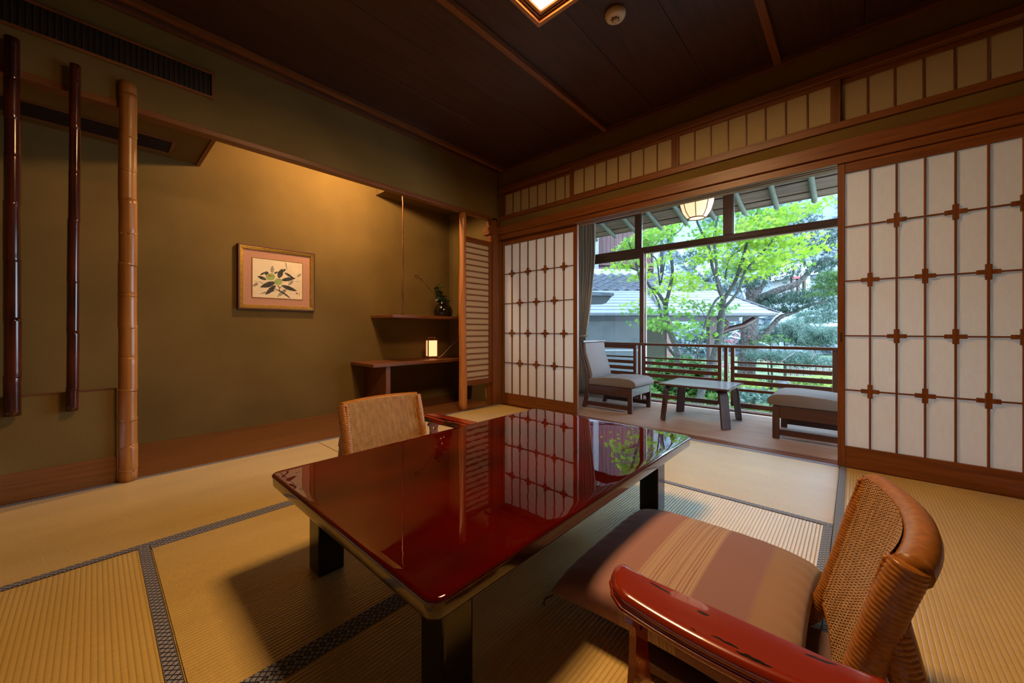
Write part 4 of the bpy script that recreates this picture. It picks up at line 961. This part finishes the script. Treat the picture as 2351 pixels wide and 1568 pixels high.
shrub('drooping pale pine shrub seen just below the handrail', [(1800, 822, 70, 16), (1860, 832, 60, 18), (1740, 818, 30, 12)], 10.8, 44, .20, M['pale'], TUFT)
shrub('long-leaved dark green shrub low behind the left railing panel', [(1560, 850, 52, 42), (1612, 868, 44, 34), (1510, 895, 40, 30), (1590, 905, 70, 26)], 7.0, 60, .13, M['green'], STAR)
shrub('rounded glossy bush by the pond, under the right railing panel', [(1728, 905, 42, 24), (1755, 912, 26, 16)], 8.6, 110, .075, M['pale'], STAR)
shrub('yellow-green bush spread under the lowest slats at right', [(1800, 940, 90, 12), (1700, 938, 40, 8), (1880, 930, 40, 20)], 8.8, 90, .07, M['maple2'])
shrub('mid-green shrubs beside the pond at the right', [(1890, 880, 44, 16), (1840, 876, 40, 10), (1770, 872, 40, 12)], 11.6, 90, .09, M['green'])
shrub('grey-green shrubs left of the pavilion under the eaves', [(1505, 860, 24, 30), (1470, 880, 50, 24)], 7.8, 60, .10, M['green'], STAR)
shrub('pink azalea bloom beside the pine trunk', [(1668, 782, 20, 9), (1694, 768, 12, 8)], 11.8, 110, .10, M['azal'], name='azalea', cat='flowering shrub')
shrub('second pink azalea, lower and paler, behind the right railing slats', [(1762, 826, 34, 10), (1670, 840, 18, 10)], 12.4, 90, .10, M['azal'], name='azalea', cat='flowering shrub')
for i, (u, v_, D, a, b, lab) in enumerate(((1870, 862, 12.2, 1.1, .30, 'yellow-green moss mound left of the right railing stile'), (1818, 884, 11.0, .8, .22, 'smaller moss mound beyond the pond'), (1700, 866, 11.2, .7, .22, 'moss mound at the foot of the pine'))):
    p = W(u, v_, D); V = []
    bm = bmesh.new(); bmesh.ops.create_icosphere(bm, subdivisions=3, radius=1)
    for q in bm.verts: q.co = Vector((q.co.x*a, q.co.y*a*.8, q.co.z*b*(1+.15*math.sin(q.co.x*5))))
    tag(frombm('moss_mound', bm, M['moss'], None, (p[0], p[1], p[2]-b), smooth=True), lab, 'moss mound')
for i, (u, v_, D, s_, lab) in enumerate(((1592, 868, 10, .22, 'pale rounded stone behind the left railing panel'), (1796, 884, 10.2, .22, 'grey rock at the pond edge'), (1850, 900, 9.6, .20, 'flat grey rock nearer the right stile'), (1650, 915, 8.2, .2, 'grey rock under the middle railing posts'), (1888, 905, 10, .22, 'rock half hidden behind the lounge seat'))):
    p = W(u, v_, D); bm = bmesh.new(); bmesh.ops.create_icosphere(bm, subdivisions=3, radius=s_)
    for q in bm.verts: q.co *= 1+.18*math.sin(q.co.x*17+i)+.14*math.sin(q.co.y*21+q.co.z*9); q.co.z *= .6
    tag(frombm('garden_rock', bm, M['rock'], None, p, smooth=True), lab, 'rock')
p = W(1790, 925, 9.2); V = [(p[0]+1.5*math.cos(t)*(1+.2*math.sin(3*t)), p[1]+1.1*math.sin(t)+.3, GZ+.17) for t in np.linspace(0, 2*math.pi, 40, endpoint=False)]
me = bpy.data.meshes.new('pond'); me.from_pydata(V, [], [tuple(range(40))]); tag(link('pond', me, M['pond']), 'small dark garden pond', None, None, 'structure')
fe = thing('garden_fence', 'weathered wooden slat fence low between the shrubs behind the right railing', 'fence', (CX, CY, 0), YAW); D = 13.5
for i in range(22): u = 1800+i*5; x = L_(u, D); box('slat', (x-.022, D-.01, Zv(866, D)), (x+.022, D+.01, Zv(838-2*(i % 3), D)), 'grey' if i % 3 else 'brown', fe, bev=.002)
for i, (u0, v0, u1, v1) in enumerate(((1790, 832, 1838, 800), (1862, 828, 1870, 806))):
    tag(limb([(u0, v0), (u1, v1)], .016, .016, 10.2, 'support_pole', M['rock'], None), ('long slanting pale support pole propping the pine shrub', 'short upright pale support pole at the right of the pine shrub')[i], 'pole')

# buildings: local x to the right across the view, local y away from the veranda
def bld(name, label, cat='building'): return thing(name, label, cat, (CX, CY, 0), YAW)
pv = bld('garden_pavilion', 'grey-roofed garden outbuilding with shingled and tiled roofs beyond the window')
e0, e1, z0, z1 = 8.6, 10.6, 1.19, 1.935; Lr0, Lr1, Ll = L_(1787, 8.6), L_(1640, 10.6), L_(1240, 8.6)
nr = 8
for i in range(nr):
    ta, tb_ = i/nr, (i+1)/nr; ya, yb = e0+(e1-e0)*ta, e0+(e1-e0)*tb_+.05; za, zb = z0+(z1-z0)*ta, z0+(z1-z0)*tb_+.02
    xa, xb = Lr0+(Lr1-Lr0)*ta, Lr0+(Lr1-Lr0)*tb_
    V = [(Ll, ya, za), (xa, ya, za), (xb, yb, zb-.012), (Ll, yb, zb-.012), (Ll, ya, za+.028), (xa, ya, za+.028), (xb, yb, zb), (Ll, yb, zb)]
    me = bpy.data.meshes.new('roof_board'); me.from_pydata(V, [], [(0, 3, 2, 1), (4, 5, 6, 7), (0, 1, 5, 4), (1, 2, 6, 5), (2, 3, 7, 6), (3, 0, 4, 7)]); link('roof_board', me, wood('shingle', 0), pv)
# right-hand slope of the hipped roof
V = [(Lr0, e0, z0+.03), (Lr1, e1, z1+.02), (Lr1+1.2, e1+2.2, z1+.02), (Lr0+.4, e1+2.4, z0+.03), (Lr0, e0, z0-.02), (Lr0+.4, e1+2.4, z0-.02)]
me = bpy.data.meshes.new('roof_side'); me.from_pydata(V, [], [(0, 3, 2, 1), (0, 4, 5, 3)]); link('roof_side', me, wood('shingle', 1), pv)
box('eave_board', (Ll, e0+.02, z0-.055), (Lr0-.03, e0+.06, z0), M['dmetal'], pv, bev=.004); tube('gutter', [(Ll, e0-.03, z0-.035), (Lr0-.1, e0-.03, z0-.035)], .030, M['dmetal'], pv, 10)
box('soffit', (Ll, e0+.06, z0-.03), (Lr0-.15, e1+1.5, z0-.005), 'dark', pv, bev=0); box('eave_beam', (Ll, 9.25, z0-.16), (Lr0-.5, 9.36, z0-.035), M['dmetal'], pv, bev=.004)
tube('hip_roll', [(L_(1482, 10.6), 10.6, 2.02), (L_(1524, 8.6), 8.55, 1.245)], .045, M['dmetal'], pv, 10); tube('hip_roll', [(Lr1, e1, z1+.03), (Lr0, e0, z0+.04)], .022, M['dmetal'], pv, 8)
box('grey_wall', (L_(1240, 9.4), 9.4, GZ-.2), (L_(1481, 9.4), 9.5, z0-.16), M['gwall'], pv, bev=0); box('wall_rail', (L_(1240, 9.38), 9.37, .30), (L_(1481, 9.38), 9.399, .34), M['plasterw'], pv, bev=0)
box('olive_wall', (L_(1483, 9.4), 9.42, GZ-.2), (L_(1530, 9.4), 9.5, z0-.16), M['ogreen'], pv, bev=0); box('corner_post', (L_(1530, 9.4), 9.38, GZ-.2), (L_(1542, 9.4), 9.5, z0-.16), 'brown', pv)
box('post', (L_(1624, 9.3), 9.2, GZ-.2), (L_(1642, 9.3), 9.36, z0-.035), 'dark', pv, bev=.01)
tube('bracket_arm', [(L_(1640, 9.2), 9.2, Zv(772, 9.2)), (L_(1672, 9.2), 9.2, Zv(756, 9.2)), (L_(1706, 9.2), 9.2, Zv(748, 9.2)), (L_(1732, 9.2), 9.2, Zv(732, 9.2))], [.08, .065, .07, .06], wood('dark', 0), pv, 10)
tube('bracket_arm', [(L_(1650, 9.2), 9.2, Zv(728, 9.2)), (L_(1672, 9.2), 9.2, Zv(745, 9.2)), (L_(1660, 9.2), 9.2, Zv(760, 9.2))], [.05, .07, .05], wood('dark', 0), pv, 10)
# curved tiles
bm = bmesh.new(); nx_ = 12; tw_, tl_ = .305, .42; top = []; 
def tz(t): return .055*(.5+.5*math.cos(2*math.pi*t))**1.6 if t < .5 else .055*(.5+.5*math.cos(2*math.pi*t))**1.1
Vt = []; Ft = []
for j, (y, dz) in enumerate(((0, .0), (tl_, -.0))):
    for lay in (0, 1):
        for i in range(nx_+1): t = i/nx_; Vt.append((tw_*(t-.5), y, tz(t)+(.022 if lay == 0 else 0)))
m_ = nx_+1
for i in range(nx_):
    Ft.append((i, i+1, 2*m_+i+1, 2*m_+i)); Ft.append((m_+i+1, m_+i, 3*m_+i, 3*m_+i+1)); Ft.append((m_+i, m_+i+1, i+1, i))
tme = bpy.data.meshes.new('roof_tile'); tme.from_pydata(Vt, [], Ft); tme.shade_smooth(); tme.set_sharp_from_angle(angle=R(40)); tme.materials.append(M['tile'])
sl2 = math.atan2(.60, 1.40)
for rr in range(5):
    yb = 10.52+.355*math.cos(sl2)*rr; zb = 1.885+.355*math.sin(sl2)*rr+.0
    for i in range(18):
        x = L_(1628, 10.6)-.15-(.29*i)
        if x > 1.0: link('roof_tile', tme, None, pv, (x, yb, zb+.016*1), (sl2-.05, 0, 0))
box('tile_bed', (1.0, 10.66, 1.80), (L_(1626, 10.6), 12.1, 1.86), M['dmetal'], pv, bev=0)
up = bld('wooden_house', 'taller house clad in dark reddish vertical boards above the tiled roof')
box('plaster_band', (.6, 12.12, 2.45), (L_(1482, 12.12), 12.3, 2.78), M['plasterw'], up, bev=0); box('plaster_step', (.6, 12.12, 2.25), (L_(1384, 12), 12.3, 2.449), M['plasterw'], up, bev=0)
xx = 1.2; xe = L_(1497, 12.4); k = 0
while xx < xe:
    b_ = min(.135, xe-xx); box('siding_board', (xx+.004, 12.40+(.006 if k % 2 else 0), 2.95), (xx+b_-.004, 12.43, 5.6), 'siding', up, bev=.002); xx += .135; k += 1
box('wall_core', (1.2, 12.44, 2.7), (xe, 12.7, 5.6), 'dark', up, bev=0)
for z in (2.80, 2.93): box('ledger', (1.2, 12.30, z), (xe+.1, 12.39, z+.07), 'siding', up, bev=.004)
box('corner_post', (xe+.02, 12.3, 2.6), (xe+.17, 12.5, 5.6), 'grey', up, bev=.004); box('corner_post', (L_(1370, 12.3)-.12, 12.2, 2.3), (L_(1370, 12.3)+.04, 12.36, 5.6), 'grey', up, bev=.004)
tube('downpipe', [(xe+.30, 12.35, 2.6), (xe+.30, 12.35, 5.6)], .05, M['dmetal'], up, 10)
po_ = bld('porch_roof', 'small grey roof corner jutting in from the left, seen through the sash', 'roof')
prism('roof_slab', [(1.0, Zv(670, 8.0)), (1.0, Zv(681, 8.0)), (L_(1398, 8.0), Zv(683, 8.0)), (L_(1398, 8.0), Zv(677, 8.0))], 7.6, 8.0, M['tile'], po_, axis=1, bev=0)
prism('eave_edge', [(1.0, Zv(681.5, 8.0)), (1.0, Zv(702, 8.0)), (L_(1382, 8.0), Zv(699, 8.0)), (L_(1395, 8.0), Zv(683.5, 8.0))], 7.66, 7.98, M['dmetal'], po_, axis=1, bev=0)
fr = bld('far_garden_house', 'distant garden house with pale roof and vermilion rail between the pine limbs'); D = 22
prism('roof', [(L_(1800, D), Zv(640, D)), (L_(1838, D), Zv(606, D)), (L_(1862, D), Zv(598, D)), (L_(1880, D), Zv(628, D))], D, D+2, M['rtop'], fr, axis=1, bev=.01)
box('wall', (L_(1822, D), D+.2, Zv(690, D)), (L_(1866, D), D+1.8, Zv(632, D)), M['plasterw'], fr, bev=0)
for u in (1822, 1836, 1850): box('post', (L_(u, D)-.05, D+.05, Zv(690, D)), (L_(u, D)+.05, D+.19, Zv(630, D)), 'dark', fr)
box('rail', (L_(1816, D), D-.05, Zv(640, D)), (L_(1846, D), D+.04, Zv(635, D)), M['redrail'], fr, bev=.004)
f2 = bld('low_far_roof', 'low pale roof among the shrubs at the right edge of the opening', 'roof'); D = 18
box('roof_slab', (L_(1852, D), D, Zv(750, D)), (L_(1935, D), D+2, Zv(742, D)), M['rtop'], f2, bev=.01); box('eave_shade_slab', (L_(1856, D), D+.1, Zv(754, D)), (L_(1935, D), D+1.9, Zv(750.2, D)), 'dark', f2, bev=0)  # dark slab added as painted shade under the roof
